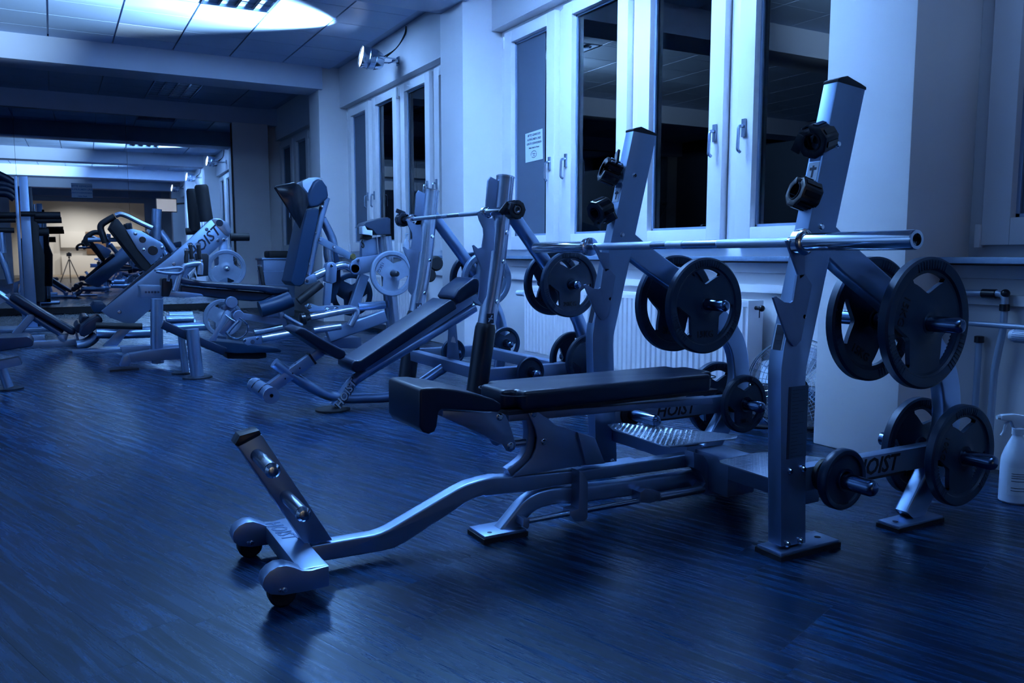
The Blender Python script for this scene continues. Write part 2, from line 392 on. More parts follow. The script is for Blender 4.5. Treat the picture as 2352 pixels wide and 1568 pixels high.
# windows
def window(n, ycs, ya, yb, blind, xg=XG):
    R = bpy.data.objects.new('window_%d' % n, None); COL.objects.link(R); R.location = (xg, (ya+yb)/2, ZS); struct(R, 'row of tall white-framed windows')
    bm = B(); x0, x1 = xg-0.03, xg+0.05
    box(bm, x0, x1, ya, yb, ZS, ZS+0.06); box(bm, x0, x1, ya, yb, ZL-0.05, ZL)
    edges = [yb]+[(p+q)/2 for p, q in zip(ycs, ycs[1:])]+[ya]
    box(bm, x0, x1, yb-0.07, yb, ZS+0.06, ZL-0.05); box(bm, x0, x1, ya, ya+0.07, ZS+0.06, ZL-0.05)
    for e in edges[1:-1]: box(bm, x0, x1, e-0.05, e+0.05, ZS+0.06, ZL-0.05); box(bm, x0-0.006, x0, e-0.022, e+0.022, ZS+0.06, ZL-0.05)
    obj('frame', bm, 'upvc', R, bevel=0.003)
    for k, yc in enumerate(ycs):
        s = B(); hw = 0.405; gw = 0.285; xa, xb = xg-0.075, xg+0.01
        z0, z1, g0, g1 = ZS+0.055, ZL-0.045, 1.055, 2.68
        box(s, xa, xb, yc-hw, yc-gw, z0, z1); box(s, xa, xb, yc+gw, yc+hw, z0, z1)
        box(s, xa, xb, yc-gw, yc+gw, z0, g0); box(s, xa, xb, yc-gw, yc+gw, g1, z1)
        S = obj('sash', s, 'upvc', R, bevel=0.005)
        p = B(); box(p, xg-0.02, xg-0.014, yc-gw-0.01, yc+gw+0.01, g0-0.01, g1+0.01)
        P = obj('pane', p, 'window_glass', S, smooth=False)
        # glazing bead
        d = B()
        for (a, b, c, e) in ((yc-gw, yc-gw+0.016, g0, g1), (yc+gw-0.016, yc+gw, g0, g1), (yc-gw, yc+gw, g0, g0+0.016), (yc-gw, yc+gw, g1-0.016, g1)):
            box(d, xg-0.035, xg-0.022, a, b, c, e)
        obj('glazing_bead', d, 'ceiling_rail', S)
        h = B(); sd = -1 if k % 2 == 0 else 1
        if k == 3: sd = 1
        yh = yc+sd*(gw+0.062); box(h, xa-0.012, xa, yh-0.014, yh+0.014, 1.565, 1.665)
        tube(h, fillet([(xa, yh, 1.625), (xa-0.045, yh, 1.625), (xa-0.05, yh, 1.49), (xa-0.03, yh, 1.478)], 0.02), 0.0095, 8)
        obj('handle', h, 'silver_gloss', S)
        g = B(); yg = yc-sd*(hw+0.012)
        for zz in (0.98, 2.70): box(g, xa-0.01, xa+0.03, yg-0.012, yg+0.012, zz-0.05, zz+0.05)
        obj('hinge', g, 'upvc', S, bevel=0.003)
        if k in blind:
            f = B(); box(f, xg-0.0225, xg-0.0205, yc-gw+blind[k], yc+gw, 1.055, 2.68); obj('blind', f, 'blind', S, smooth=False)
    return R
PIT = 0.93
window(1, [5.95-PIT*k for k in range(4)], 2.66, 6.48, {0: 0.10})
window(2, [10.236-PIT*k for k in range(4)], 6.94, 10.79, {0: 0.02})
window(3, [13.93-PIT*k for k in range(3)], 11.25, Y1, {0: 0.0, 1: 0.0, 2: 0.0})
window(4, [1.735-PIT*k for k in range(4)], -1.63, 2.22, {0: 0.0}, XG+0.06)
window(5, [-2.65-PIT*k for k in range(4)], -5.92, -2.07, {})
# window boards
for n, (a, b, x) in enumerate(((2.66, 6.48, 3.34), (6.94, 10.79, 3.34), (11.25, Y1, 3.34), (-1.63, 2.235, 3.28), (-5.92, -2.07, 3.34))):
    bm = B(); box(bm, x, XG+0.03, a, b, ZS-0.022, ZS+0.004); struct(obj('window_sill', bm, 'sill_stone', bevel=0.003), 'grey stone window board')
# mirror, in three panes, turned very slightly off square
mr = thing('mirror_wall', (0, Y1, 0), 'wall-wide frameless mirror on the end wall reflecting the gym', 'mirror')
ma = math.radians(-0.9)
def myy(x): return Y1-0.028+math.tan(ma)*(x+4.9)*1.0
xs = [-4.9, -3.4, -1.9, -0.40, 1.10, 2.66]
for a, b in zip(xs, xs[1:]):
    bm = B(); ya, yb = myy(a+0.002)-0.0, myy(b-0.002)
    vs = [(a+0.002, ya, 0.10), (b-0.002, yb, 0.10), (b-0.002, yb, 3.045), (a+0.002, ya, 3.045)]
    A = [bm.verts.new(v) for v in vs]; C = [bm.verts.new((v[0], v[1]+0.008, v[2])) for v in vs]
    bm.faces.new(A); bm.faces.new(C[::-1])
    for i in range(4): bm.faces.new((A[i], A[(i+1) % 4], C[(i+1) % 4], C[i]))
    obj('mirror_pane', bm, 'mirror', mr, smooth=False)
bm = B(); prism(bm, [(-4.9, Y1-0.04), (2.66, Y1-0.16), (2.66, Y1-0.002), (-4.9, Y1-0.002)], 2, 0.0, 0.10); obj('base_rail', bm, 'plastic', mr)
# louvred ceiling lights, switched off
def louvre(x0, y0, x1, y1, label):
    L = thing('ceiling_light', ((x0+x1)/2, (y0+y1)/2, ZC), label, 'ceiling light', 'switched-off louvred ceiling lights')
    bm = B(); t = 0.02
    box(bm, x0, x1, y0, y0+t, ZC-0.004, ZC+0.06); box(bm, x0, x1, y1-t, y1, ZC-0.004, ZC+0.06); box(bm, x0, x0+t, y0, y1, ZC-0.004, ZC+0.06); box(bm, x1-t, x1, y0, y1, ZC-0.004, ZC+0.06)
    obj('frame', bm, 'silver', L)
    bm = B(); box(bm, x0+t, x1-t, y0+t, y1-t, ZC+0.05, ZC+0.055); obj('tray', bm, 'gloss_black', L)
    n = max(3, int((y1-y0)/0.16))
    for k in range(1, n):
        y = y0+(y1-y0)*k/n; bm = B(); box(bm, x0+t, x1-t, y-0.004, y+0.004, ZC, ZC+0.045); obj('louvre', bm, 'chrome', L)
    for k in range(1, 4):
        x = x0+(x1-x0)*k/4; bm = B(); box(bm, x-0.012, x+0.012, y0+t, y1-t, ZC, ZC+0.045); obj('reflector', bm, 'chrome', L)
        if k < 4: bm = B(); cyl(bm, (x-0.075, y0+t, ZC+0.034), (x-0.075, y1-t, ZC+0.034), 0.013, 10); obj('tube', bm, 'white_plastic', L)
louvre(*holes[0], 'dark louvred ceiling light in the brightly lit ceiling bay')
louvre(*holes[1], 'dark louvred ceiling light in the unlit bay before the mirror')
# spotlight housings on the wall
def par(p, label):
    T = thing('spotlight', (XW, p[1], p[2]), label, 'spotlight', 'silver spotlights on the window wall')
    ax = Vector((-1, 0.10, 0.16)).normalized(); c = Vector(p)
    bm = B(); lathe(bm, c, -ax, [(0.112,0.0),(0.118,0.01),(0.112,0.03),(0.112,0.075),(0.118,0.08),(0.118,0.09),(0.110,0.095),(0.106,0.15),(0.110,0.155),(0.104,0.17),(0.085,0.22),(0.06,0.245),(0.0,0.25)], 28); 
    bmesh.ops.delete(bm, geom=[f for f in bm.faces if len(f.verts) > 20], context='FACES_ONLY')
    o = obj('can', bm, 'steel', T)
    bm = B(); lathe(bm, c-ax*0.012, -ax, [(0.0,-0.012),(0.06,-0.008),(0.106,0.0),(0.106,0.004)], 28); obj('lens', bm, 'lamp_face', T)
    bm = B(); mid = c-ax*0.10
    tube(bm, fillet([mid+Vector((0,-0.13,0)), mid+Vector((0.06,-0.14,0)), Vector((XW-0.06, p[1]-0.1, p[2]-0.01)), Vector((XW-0.06, p[1]+0.1, p[2]-0.01)), mid+Vector((0.06,0.14,0)), mid+Vector((0,0.13,0))], 0.03), 0.008, 8)
    bar(bm, (XW-0.07, p[1], p[2]-0.01), (XW, p[1], p[2]-0.01), 0.05, 0.03); box(bm, XW-0.012, XW, p[1]-0.04, p[1]+0.04, p[2]-0.05, p[2]+0.04)
    obj('bracket', bm, 'steel', T)
    for dy, dz in ((0.0, 0.0), (0.03, -0.03)):
        bm = B(); tube(bm, spline([c-ax*0.22+Vector((0,dy,0.03+dz)), Vector((XW-0.07, p[1]-0.10, p[2]+0.10)), Vector((XW-0.02, p[1]-0.22-dy, p[2]+0.22)), Vector((XW-0.01, p[1]-0.25, ZC))]), 0.006, 6); obj('cable', bm, 'plastic', T)
    return T
par(PAR[0], 'silver spotlight on the wall above the far row of windows')
par(PAR[1], 'silver spotlight over the near windows, first of its row in the mirror')
par(PAR[2], 'silver spotlight over the window beside the camera, smallest in the mirror')
# radiators
def radiator(y0, y1, z0, z1, label, x0=3.27):
    R = thing('radiator', (x0+0.06, (y0+y1)/2, 0), label, 'radiator', 'panel radiators below the windows')
    bm = B(); n = int((y1-y0)/0.05); st = (y1-y0-0.04)/n
    pts = [(y0, x0+0.012), (y0+0.02, x0+0.012)]
    for k in range(n):
        a = y0+0.02+st*k; pts += [(a+st*0.10, x0+0.012), (a+st*0.24, x0), (a+st*0.86, x0), (a+st*1.0, x0+0.012)]
    pts += [(y1, x0+0.012), (y1, x0+0.03), (y0, x0+0.03)]
    prism(bm, [(p[1], p[0]) for p in pts], 2, z0+0.035, z1-0.03)
    obj('front_panel', bm, 'radiator', R, smooth=False)
    bm = B(); box(bm, x0+0.006, x0+0.03, y0, y1, z0, z0+0.035); box(bm, x0+0.006, x0+0.03, y0, y1, z1-0.03, z1); obj('header', bm, 'radiator', R, bevel=0.004)
    bm = B(); box(bm, x0+0.09, x0+0.11, y0, y1, z0, z1); obj('rear_panel', bm, 'radiator', R)
    bm = B(); box(bm, x0+0.01, x0+0.115, y0, y1, z1, z1+0.006); 
    G = obj('grille', bm, 'radiator', R)
    for e, ys in (('a', y0), ('b', y1-0.006)):
        bm = B(); box(bm, x0+0.005, x0+0.118, ys-0.002, ys+0.006, z0, z1+0.006); S = obj('side_cover', bm, 'radiator', R, bevel=0.002)
        bm = B(); box(bm, x0+0.085, x0+0.092, ys-0.003, ys+0.007, z1-0.09, z1-0.03); obj('slot', bm, 'ink', S)
    bm = B(); cyl(bm, (x0+0.06, y0-0.05, z1-0.035), (x0+0.06, y0, z1-0.035), 0.011); ball(bm, (x0+0.06, y0-0.045, z1-0.035), 0.018); obj('air_valve', bm, 'plastic', R)
    bm = B(); cyl(bm, (x0+0.06, y1, z1-0.06), (x0+0.06, y1+0.08, z1-0.06), 0.012); cyl(bm, (x0+0.06, y1+0.08, z1-0.06), (x0+0.06, y1+0.20, z1-0.06), 0.024, bev=0.004); obj('thermostat', bm, 'white_plastic', R)
    return R
radiator(3.24, 5.66, 0.10, 0.645, 'long white panel radiator behind the near bench rack')
radiator(7.9, 10.2, 0.10, 0.645, 'white panel radiator under the far windows')
# ================================================================== weight plates, barbells, collars
PLATE = {}
def plate_parts(R, t, matn, mark, holes=True, n=72, hub=0.27, mark_ang=-90, rings=True):
    """meshes of one plate, axis along Y, front towards -Y"""
    def rin(a):
        best = 1.0
        for c in (90, 210, 330):
            d = abs((math.degrees(a)-c+180) % 360-180)/34.0
            best = min(best, d)
        return (0.45 + 0.31*best**1.6) if best < 1 else 0.76
    bm = B(); rr = []
    for k in range(n):
        a = 2*PI*k/n
        h = rin(a)*R if holes else 0.55*R
        rr.append([(0.026, t*0.50), (hub*R*0.72, t*0.50), (hub*R, t*0.30), (min(0.40*R, h-0.001), t*0.22), (h, t*0.22), (0.76*R if holes else 0.82*R, t*0.22), (0.83*R, t*0.28)])
    V = [[[bm.verts.new((r*math.cos(2*PI*k/n), s*y, r*math.sin(2*PI*k/n))) for s in (-1, 1)] for r, y in rr[k]] for k in range(n)]
    def op(k): return holes and rr[k][4][0] < 0.755*R
    for k in range(n):
        q = (k+1) % n
        for j in range(6):
            if j == 4 and holes:
                if op(k) and op(q):
                    continue
                if rr[k][4][0] > 0.759*R and rr[q][4][0] > 0.759*R: pass
            for s in (0, 1):
                f = (V[k][j][s], V[q][j][s], V[q][j+1][s], V[k][j+1][s]); 
                try: bm.faces.new(f if s == 0 else f[::-1])
                except ValueError: pass
        if op(k) and op(q):
            for j in (4, 5): bm.faces.new((V[k][j][0], V[q][j][0], V[q][j][1], V[k][j][1]))
        bm.faces.new((V[k][0][0], V[q][0][0], V[q][0][1], V[k][0][1]))
    parts = [('body', bm, matn, 0)]
    bm = B()
    prof = [(0.80*R, -0.28*t), (0.825*R, -0.44*t), (0.90*R, -0.5*t), (0.965*R, -0.5*t), (R, -0.34*t), (R, 0.34*t), (0.965*R, 0.5*t), (0.90*R, 0.5*t), (0.825*R, 0.44*t), (0.80*R, 0.28*t)]
    rings_ = [[bm.verts.new((r*math.cos(2*PI*k/n), y, r*math.sin(2*PI*k/n))) for r, y in prof] for k in range(n)]
    m = len(prof)
    for k in range(n):
        A, C = rings_[k], rings_[(k+1) % n]
        for j in range(m): bm.faces.new((A[j], A[(j+1) % m], C[(j+1) % m], C[j]))
    parts.append(('rim', bm, matn, 0))
    if holes:
        bm = B()
        for c in (90, 210, 330):
            for i in range(-5, 6):
                a = math.radians(c+i*4.2); e = Vector((math.cos(a), 0, math.sin(a))); s = Vector((-math.sin(a), 0, math.cos(a)))
                obox(bm, e*(0.888*R), e*(0.062*R), Vector((0, t*0.54, 0)), s*(0.014*R))
        parts.append(('grip_ridges', bm, matn, 0))
    bm = B(); lathe(bm, (0, -t*0.5, 0), (0, 1, 0), [(0.027,0),(0.034,-0.002),(0.034,0.004),(0.027,0.004)], 28); parts.append(('hub_ring', bm, matn, 0))
    return parts, mark, mark_ang
def plate(key, loc, label, group, R=0.2, t=0.036, matn='iron', mark='20KG', holes=True, roll=0.0, yaw=0.0, mark_ang=-90, markmat='rubber'):
    if key not in PLATE:
        parts, mk, ang = plate_parts(R, t, matn, mark, holes)
        PLATE[key] = []
        for nm, bm, mt, _ in parts:
            o = obj(nm, bm, mt); PLATE[key].append((nm, o.data)); bpy.data.objects.remove(o)
        if mk:
            me = text_mesh(mk, R*0.20, 0.0012); me.materials.clear(); me.materials.append(M[markmat]); PLATE[key].append(('weight_mark', me))
    T = thing('weight_plate', loc, label, 'weight plate', group); T.rotation_euler = (0, roll, yaw)
    for nm, me in PLATE[key]:
        o = bpy.data.objects.new(nm, me); COL.objects.link(o); o.parent = T
        if nm == 'grip_ridges': o['kind'] = 'stuff'
        if nm == 'weight_mark':
            a = math.radians(mark_ang); o.location = (0.60*R*math.cos(a), -t*0.24, 0.60*R*math.sin(a)); o.rotation_euler = (PI/2, -(a+PI/2), 0)
    return T
def barbell(A, Bp, ca, cb, label, rs=0.025, rh=0.014):
    """bar from end A to end Bp; ca, cb: fractions at which the inner collars sit"""
    A, Bp = Vector(A), Vector(Bp); D = Bp-A; L = D.length; n = D.normalized()
    T = thing('barbell', (A+Bp)/2, label, 'barbell', 'olympic barbells')
    pa, pb = A+D*ca, A+D*cb
    bm = B(); cyl(bm, pa, pb, rh, 20); obj('shaft', bm, 'steel', T)
    for a, b in ((0.03, 0.30), (0.46, 0.54), (0.62, 0.97)):
        bm = B(); cyl(bm, pa+(pb-pa)*a, pa+(pb-pa)*b, rh+0.0006, 20); obj('knurling', bm, 'knurl', T)
    for p, q in ((A, pa), (Bp, pb)):
        d = (q-p).normalized(); l = (q-p).length
        bm = B(); lathe(bm, p, d, [(rs*0.62,0.012),(rs*0.62,0.0),(rs*0.93,0.0),(rs,0.004),(rs,l-0.02)], 28); S = obj('sleeve', bm, 'chrome', T)
        bm = B(); lathe(bm, p, d, [(0.0,0.012),(rs*0.62,0.012),(rs*0.62,0.014),(0,0.014)], 20); obj('end_cap', bm, 'plastic', S)
        bm = B(); lathe(bm, q, -d, [(rh,0.0),(rs*1.15,0.0),(rs*1.52,0.003),(rs*1.52,0.026),(rs*1.35,0.03),(rs*1.0,0.034)], 28); obj('collar', bm, 'chrome', T)
    return T
def jaw(c, axis, label, spin=0.0, s=1.0):
    """plastic lock-jaw bar collar: octagonal clamp ring with a lever and two rubber jaws"""
    c = Vector(c); ax = Vector(axis).normalized(); T = thing('bar_collar', c, label, 'bar collar', 'black plastic bar collars')
    u = ax.cross(Vector((0,0,1))).normalized(); v = u.cross(ax)
    u, v = u*math.cos(spin)+v*math.sin(spin), v*math.cos(spin)-u*math.sin(spin)
    def ring(bm, ro, ri, h0, h1, n=8, gap=None):
        rows = []
        for k in range(n):
            a = 2*PI*(k+0.5)/n
            rows.append([bm.verts.new(c+ax*h+(u*math.cos(a)+v*math.sin(a))*r) for r, h in ((ro,h0),(ro,h1),(ri,h1),(ri,h0))])
        for k in range(n):
            if gap is not None and k == gap: bm.faces.new(rows[k]); bm.faces.new(rows[(k+1) % n][::-1]); continue
            A, C = rows[k], rows[(k+1) % n]
            for j in range(4): bm.faces.new((A[j], A[(j+1) % 4], C[(j+1) % 4], C[j]))
    bm = B(); ring(bm, 0.050*s, 0.027*s, -0.034*s, 0.034*s, 8, 0); obj('clamp_ring', bm, 'plastic', T, bevel=0.004*s)
    bm = B(); ring(bm, 0.0285*s, 0.0235*s, -0.030*s, 0.036*s, 16, 1); obj('jaw_lining', bm, 'gloss_black', T)
    bm = B(); bar(bm, c+u*0.045*s+v*0.018*s, c+u*0.066*s-v*0.05*s, 0.030*s, 0.010*s, ax); obj('lever', bm, 'plastic', T, bevel=0.003*s)
    for k in (-1, 1):
        bm = B(); cyl(bm, c+u*0.048*s+v*0.012*k*s-ax*0.02*s, c+u*0.048*s+v*0.012*k*s+ax*0.02*s, 0.004*s, 8); obj('hinge_pin', bm, 'steel', T)
    for k in range(8):
        a = 2*PI*k/8; e = u*math.cos(a)+v*math.sin(a)
        if k in (0,): continue
        bm = B(); obox(bm, c+e*0.0478*s, ax*0.026*s, e*0.002*s, (u*-math.sin(a)+v*math.cos(a))*0.008*s); obj('rib', bm, 'gloss_black', T)
    return T
def bolts(T, fr, y, pts, r=0.009, d=0.008):
    for a, b in pts:
        p = at(a, b, 1, y, fr); bm = B(); lathe(bm, p, (0,-1,0), [(r*1.25,0),(r*1.25,0.0015),(r,0.002),(r,d*0.6),(r*0.72,d),(0,d)], 12); obj('bolt', bm, 'chrome', T)
def wbolt(T, x, y, z, r=0.009, d=0.008, n=(0,-1,0)):
    bm = B(); lathe(bm, (x, y, z), n, [(r*1.25,0),(r*1.25,0.0015),(r,0.002),(r,d*0.6),(r*0.72,d),(0,d)], 12); obj('bolt', bm, 'chrome', T)
# ================================================================== the flat bench with its rack (nearest machine)
BN = thing('bench_press', (1.6, 2.2, 0), 'nearest flat press bench with two leaning square uprights and black pads', 'weight bench')
YR, YLd, DX = 1.667, 1.055, 0.072
up_out = ty(None, YR, [(1926,183),(1856,529),(1801,800),(1795,845),(1794,875),(1794,1256),(1851,1247),(1851,875),(1853,845),(1855,835),(1904,603),(1988.6,201.7)])
zt = [p[1] for p in up_out]
hook_hi = ty('z5', YR-0.008, [(334,322),(346,316),(372,352),(392,398),(468,405),(466,575),(432,600),(416,550)])
hook_lo = ty('z5', YR-0.008, [(240,731),(262,723),(318,764),(366,770),(384,757),(412,570),(470,560),(520,640),(440,1040),(404,1084),(385,1084),(345,1030),(290,880)])
arm = [at(a, b, 1, YR) for a, b in [(1905,548),(1960,602),(2060,690),(2130,770),(2178,850),(2190,930),(2183,1000),(2150,1090),(2100,1192)]]
for side, (dy, dx) in enumerate(((0, 0), (YLd, DX))):
    Y = YR+dy
    bm = B(); prism(bm, [(x+dx, max(z, 0.016)) for x, z in up_out], 1, Y, Y+0.052); U = obj('upright', bm, 'silver', BN, bevel=0.004)
    tx_, tz_ = up_out[0][0]+dx, up_out[0][1]; ex, ez = up_out[-1][0]+dx, up_out[-1][1]
    bm = B(); prism(bm, [(tx_-0.002, tz_-0.006), (ex+0.002, ez-0.006), (ex+0.002, ez+0.002), (tx_*0.18+ex*0.82, ez+0.010), (tx_*0.45+ex*0.55, ez+0.0185), (tx_*0.68+ex*0.32, tz_+0.0150), (tx_*0.88+ex*0.12, tz_+0.0095), (tx_-0.002, tz_+0.003)], 1, Y-0.001, Y+0.053); obj('end_cap', bm, 'plastic', U, bevel=0.002)
    for hk in (hook_hi, hook_lo):
        for yy in (Y-0.008,):
            bm = B(); prism(bm, [(x+dx, z) for x, z in hk], 1, yy, yy+0.008); obj('bar_hook', bm, 'grey_coat', BN, bevel=0.0015)
    bm = B(); sweep(bm, spline([p+Vector((dx, dy+0.026, 0)) for p in arm], 5), rrect(0.05, 0.096, 0.008), (0,1,0)); obj('rear_leg', bm, 'silver', BN)
    xf = arm[-1].x+dx
    bm = B(); box(bm, xf-0.12, xf+0.11, Y-0.03, Y+0.05, 0.012, 0.022); F = obj('foot_plate', bm, 'silver', BN, bevel=0.002)
    bm = B(); box(bm, xf-0.125, xf+0.115, Y-0.032, Y+0.052, 0.0, 0.013); obj('rubber_pad', bm, 'rubber', F)
    bm = B(); cyl(bm, (xf-0.085, Y+0.01, 0.0222), (xf-0.085, Y+0.01, 0.0228), 0.009, 12); obj('bolt_hole', bm, 'ink', F)
    x0 = up_out[5][0]+dx
    bm = B(); box(bm, x0-0.02, x0+0.23, Y-0.02, Y+0.075, 0.014, 0.024); F = obj('foot_plate', bm, 'silver', BN, bevel=0.002)
    bm = B(); box(bm, x0-0.025, x0+0.235, Y-0.024, Y+0.079, 0.0, 0.015); obj('rubber_pad', bm, 'rubber', F)
    bm = B(); cyl(bm, (x0+0.19, Y+0.028, 0.0242), (x0+0.19, Y+0.028, 0.0248), 0.010, 12); obj('bolt_hole', bm, 'ink', F)
    bm = B(); box(bm, x0+0.09, 2.60+dx, Y+0.004, Y+0.05, 0.188, 0.262); LB = obj('lower_beam', bm, 'grey_coat', BN, bevel=0.004)
    text('logo', 'HOIST', 0.075, (x0+0.42, Y+0.0035, 0.225), (1,0,0), (0,0,1), 'rubber', LB, 0.0008, 0.25, 0.0012)
    bm = B(); prism(bm, [(x0+0.275, 0.192),(x0+0.30, 0.184),(x0+0.55, 0.184),(x0+0.575, 0.192)], 1, Y+0.0028, Y+0.004); obj('logo_underline', bm, 'rubber', LB)
    # plate pegs through arm and beam
    for (hx, hz, ln) in ((2.352+dx, 0.688, 0.235), (2.60+dx, 0.235, 0.215), (2.02+dx, 0.232, 0.21)):
        far = 0.20 if hx > 2.2 else 0.0
        bm = B(); lathe(bm, (hx, Y+0.026-ln, hz), (0,1,0), [(0.0,0.0),(0.012,0.001),(0.02,0.006),(0.0245,0.016),(0.0245,ln+far),(0,ln+far)], 22); obj('plate_peg', bm, 'peg_steel', BN)
        bm = B(); cyl(bm, (hx, Y-0.012, hz), (hx, Y+0.002, hz), 0.05, 22); obj('peg_flange', bm, 'rubber', BN)
    # decals on the front face of the upright
    for (f0, f1, mt) in ((0.70, 0.725, 'label_blue'), (0.625, 0.695, 'label_white'), (0.215, 0.10, None)):
        if not mt: continue
        def lp(f): a, b = Vector((up_out[2][0]+dx, 0, up_out[2][1])), Vector((tx_, 0, tz_)); return a+(b-a)*f
        a, b = lp(f0), lp(f1); d = (b-a).normalized(); nn = Vector((-d.z, 0, d.x))
        bm = B(); obox(bm, (a+b)/2+Vector((0, Y+0.026, 0))+nn*0.0006, (b-a)/2, Vector((0,0.019,0)), nn*0.0006); dc = obj('decal', bm, mt, U)
        if mt == 'label_white':
            bm = B(); obox(bm, (a+b)/2+Vector((0, Y+0.026, 0))+nn*0.0015, (b-a)*0.32, Vector((0,0.003,0)), nn*0.0004); obox(bm, a*0.35+b*0.65+Vector((0, Y+0.026, 0))+nn*0.0015, d*0.004, Vector((0,0.012,0)), nn*0.0004); obj('print', bm, 'ink', dc)
    a, b = [Vector((up_out[2][0]+dx+(up_out[1][0]-up_out[2][0])*f, 0, up_out[2][1]+(up_out[1][1]-up_out[2][1])*f)) for f in (-0.02, 0.20)]
    d = (b-a).normalized(); nn = Vector((-d.z, 0, d.x))
    bm = B(); obox(bm, (a+b)/2+Vector((0, Y+0.026, 0))+nn*0.0006, (b-a)/2, Vector((0,0.020,0)), nn*0.0006); dc = obj('decal', bm, 'label_white', U)
    bm = B()
    for k in range(5): obox(bm, a+(b-a)*(0.14+0.17*k)+Vector((0, Y+0.026, 0))+nn*0.0015, d*(0.005 if k % 2 else 0.011), Vector((0,0.015,0)), nn*0.0004)
    obj('print', bm, 'ink', dc)
    for (bx, bz) in ((0.075, 1.22), (0.065, 0.98), (0.07, 0.72), ):
        xx = up_out[2][0]+dx+(bz-up_out[2][1])/(up_out[0][1]-up_out[2][1])*(up_out[0][0]-up_out[2][0])+0.05
        wbolt(BN, xx, Y, bz)
    for bz in (0.262, 0.040):
        for xx in (x0+0.025, x0+0.08): wbolt(BN, xx, Y, bz)
    if side == 0:
        bm = B(); box(bm, x0+0.008, x0+0.09, Y-0.0012, Y, 0.30, 0.515); IL = obj('instruction_label', bm, 'label_dark', BN)
        bm = B(); box(bm, x0+0.008, x0+0.018, Y-0.0016, Y-0.0012, 0.30, 0.515)
        for k in range(19): zz = 0.305+k*0.011; box(bm, x0+0.024, x0+(0.05 if k % 3 else 0.075), Y-0.0016, Y-0.0012, zz, zz+0.0018)
        obj('print', bm, 'ink', IL)
# spotter platforms and the cross tubes between the uprights
def treadplate(pts, z, label):
    T = BN
    bm = B(); prism(bm, pts, 2, z-0.005, z); P = obj('spotter_platform', bm, 'tread', T, bevel=0.001)
    xs = [p[0] for p in pts]; ys = [p[1] for p in pts]; bm = B(); random.seed(3)
    def inside(x, y):
        c = False; j = len(pts)-1
        for i in range(len(pts)):
            if (pts[i][1] > y) != (pts[j][1] > y) and x < (pts[j][0]-pts[i][0])*(y-pts[i][1])/(pts[j][1]-pts[i][1])+pts[i][0]: c = not c
            j = i
        return c
    st = 0.014; i = 0; y = min(ys)
    while y < max(ys):
        x = min(xs); j = 0
        while x < max(xs):
            if all(inside(x+a, y+b) for a, b in ((-.008,-.008),(.008,.008),(-.008,.008),(.008,-.008))):
                a = PI/4 if (i+j) % 2 else -PI/4; e = Vector((math.cos(a), math.sin(a), 0)); s = Vector((-e.y, e.x, 0)); c = Vector((x, y, z))
                vs = [bm.verts.new(c+e*0.0075), bm.verts.new(c+s*0.0022), bm.verts.new(c-e*0.0075), bm.verts.new(c-s*0.0022), bm.verts.new(c+Vector((0,0,0.0016)))]
                for k in range(4): bm.faces.new((vs[k], vs[(k+1) % 4], vs[4]))
            x += st; j += 1
        y += st; i += 1
    o = obj('tread_pattern', bm, 'tread', P, smooth=False); o['kind'] = 'stuff'
treadplate([(1.925,1.735),(2.32,1.735),(2.34,1.79),(2.19,2.035),(2.13,2.05),(1.945,2.035),(1.925,2.01)], 0.205, 'R')
treadplate([(1.93,2.27),(2.24,2.255),(2.275,2.285),(2.26,2.34),(2.03,2.70),(1.96,2.70),(1.925,2.62),(1.915,2.30)], 0.205, 'L')
for y0, y1 in ((1.72, 2.05), (2.26, 2.72)):
    bm = B(); box(bm, 2.00, 2.07, y0, y1, 0.125, 0.197); obj('cross_tube', bm, 'grey_coat', BN, bevel=0.004)
bm = B(); box(bm, 2.04, 2.17, 2.09, 2.27, 0.045, 0.185); HB = obj('hub_block', bm, 'grey_coat', BN, bevel=0.006)
for q in ((2.07, 0.16), (2.14, 0.16)): wbolt(BN, q[0], 2.09, q[1], 0.008)
# bench frame
YC = 2.26; yn, yf = YC-0.025, YC+0.025
zA = ty('z1', yn, [(560,1187),(690,1163),(940,1120),(985,1106),(1035,1083),(1430,850),(1500,815),(1580,790),(1660,772)])
zB = ty('z2', yn, [(370,912),(850,868),(1572,762),(1578,846),(850,946),(480,1012),(190,1048)])
zC = ty('z1', yn, [(1600,885),(1545,902),(1490,930),(1130,1165),(1060,1200),(990,1218),(640,1278),(560,1292)])
bm = B(); prism(bm, zA+zB+zC, 1, yn, yf); obj('main_tube', bm, 'silver', BN, bevel=0.007, seg=3, angle=50)
# front cross bar with wheel housings and wheels
bm = B(); box(bm, 0.515, 0.590, 2.045, 2.475, 0.042, 0.092); CB = obj('front_crossbar', bm, 'silver', BN, bevel=0.006)
text('logo', 'HOIST', 0.062, (0.545, 2.375, 0.0925), (0.1,-1,0), (1,0.1,0), 'label_blue', CB, 0.0006, 0.2, 0.001)
for y0, y1 in ((2.035, 2.090), (2.430, 2.485)):
    bm = B(); pts = [(0.590,0.036),(0.590,0.092),(0.545,0.088),(0.520,0.092),(0.500,0.104),(0.480,0.113),(0.458,0.114),(0.438,0.106),(0.424,0.092),(0.419,0.075),(0.424,0.058),(0.440,0.044),(0.47,0.036),(0.53,0.034)]
    prism(bm, pts, 1, y0, y1); WH = obj('wheel_housing', bm, 'silver', BN, bevel=0.004, angle=50)
    bm = B(); lathe(bm, (0.472, y0+0.008, 0.036), (0,1,0), [(0.0,0),(0.030,0),(0.036,0.006),(0.036,0.033),(0.030,0.039),(0,0.039)], 24); obj('wheel', bm, 'rubber', BN)
    for q in ((0.473,0.050,0.006), (0.462,0.052,0.004)): wbolt(WH, q[0], y0, q[1], q[2], 0.005)
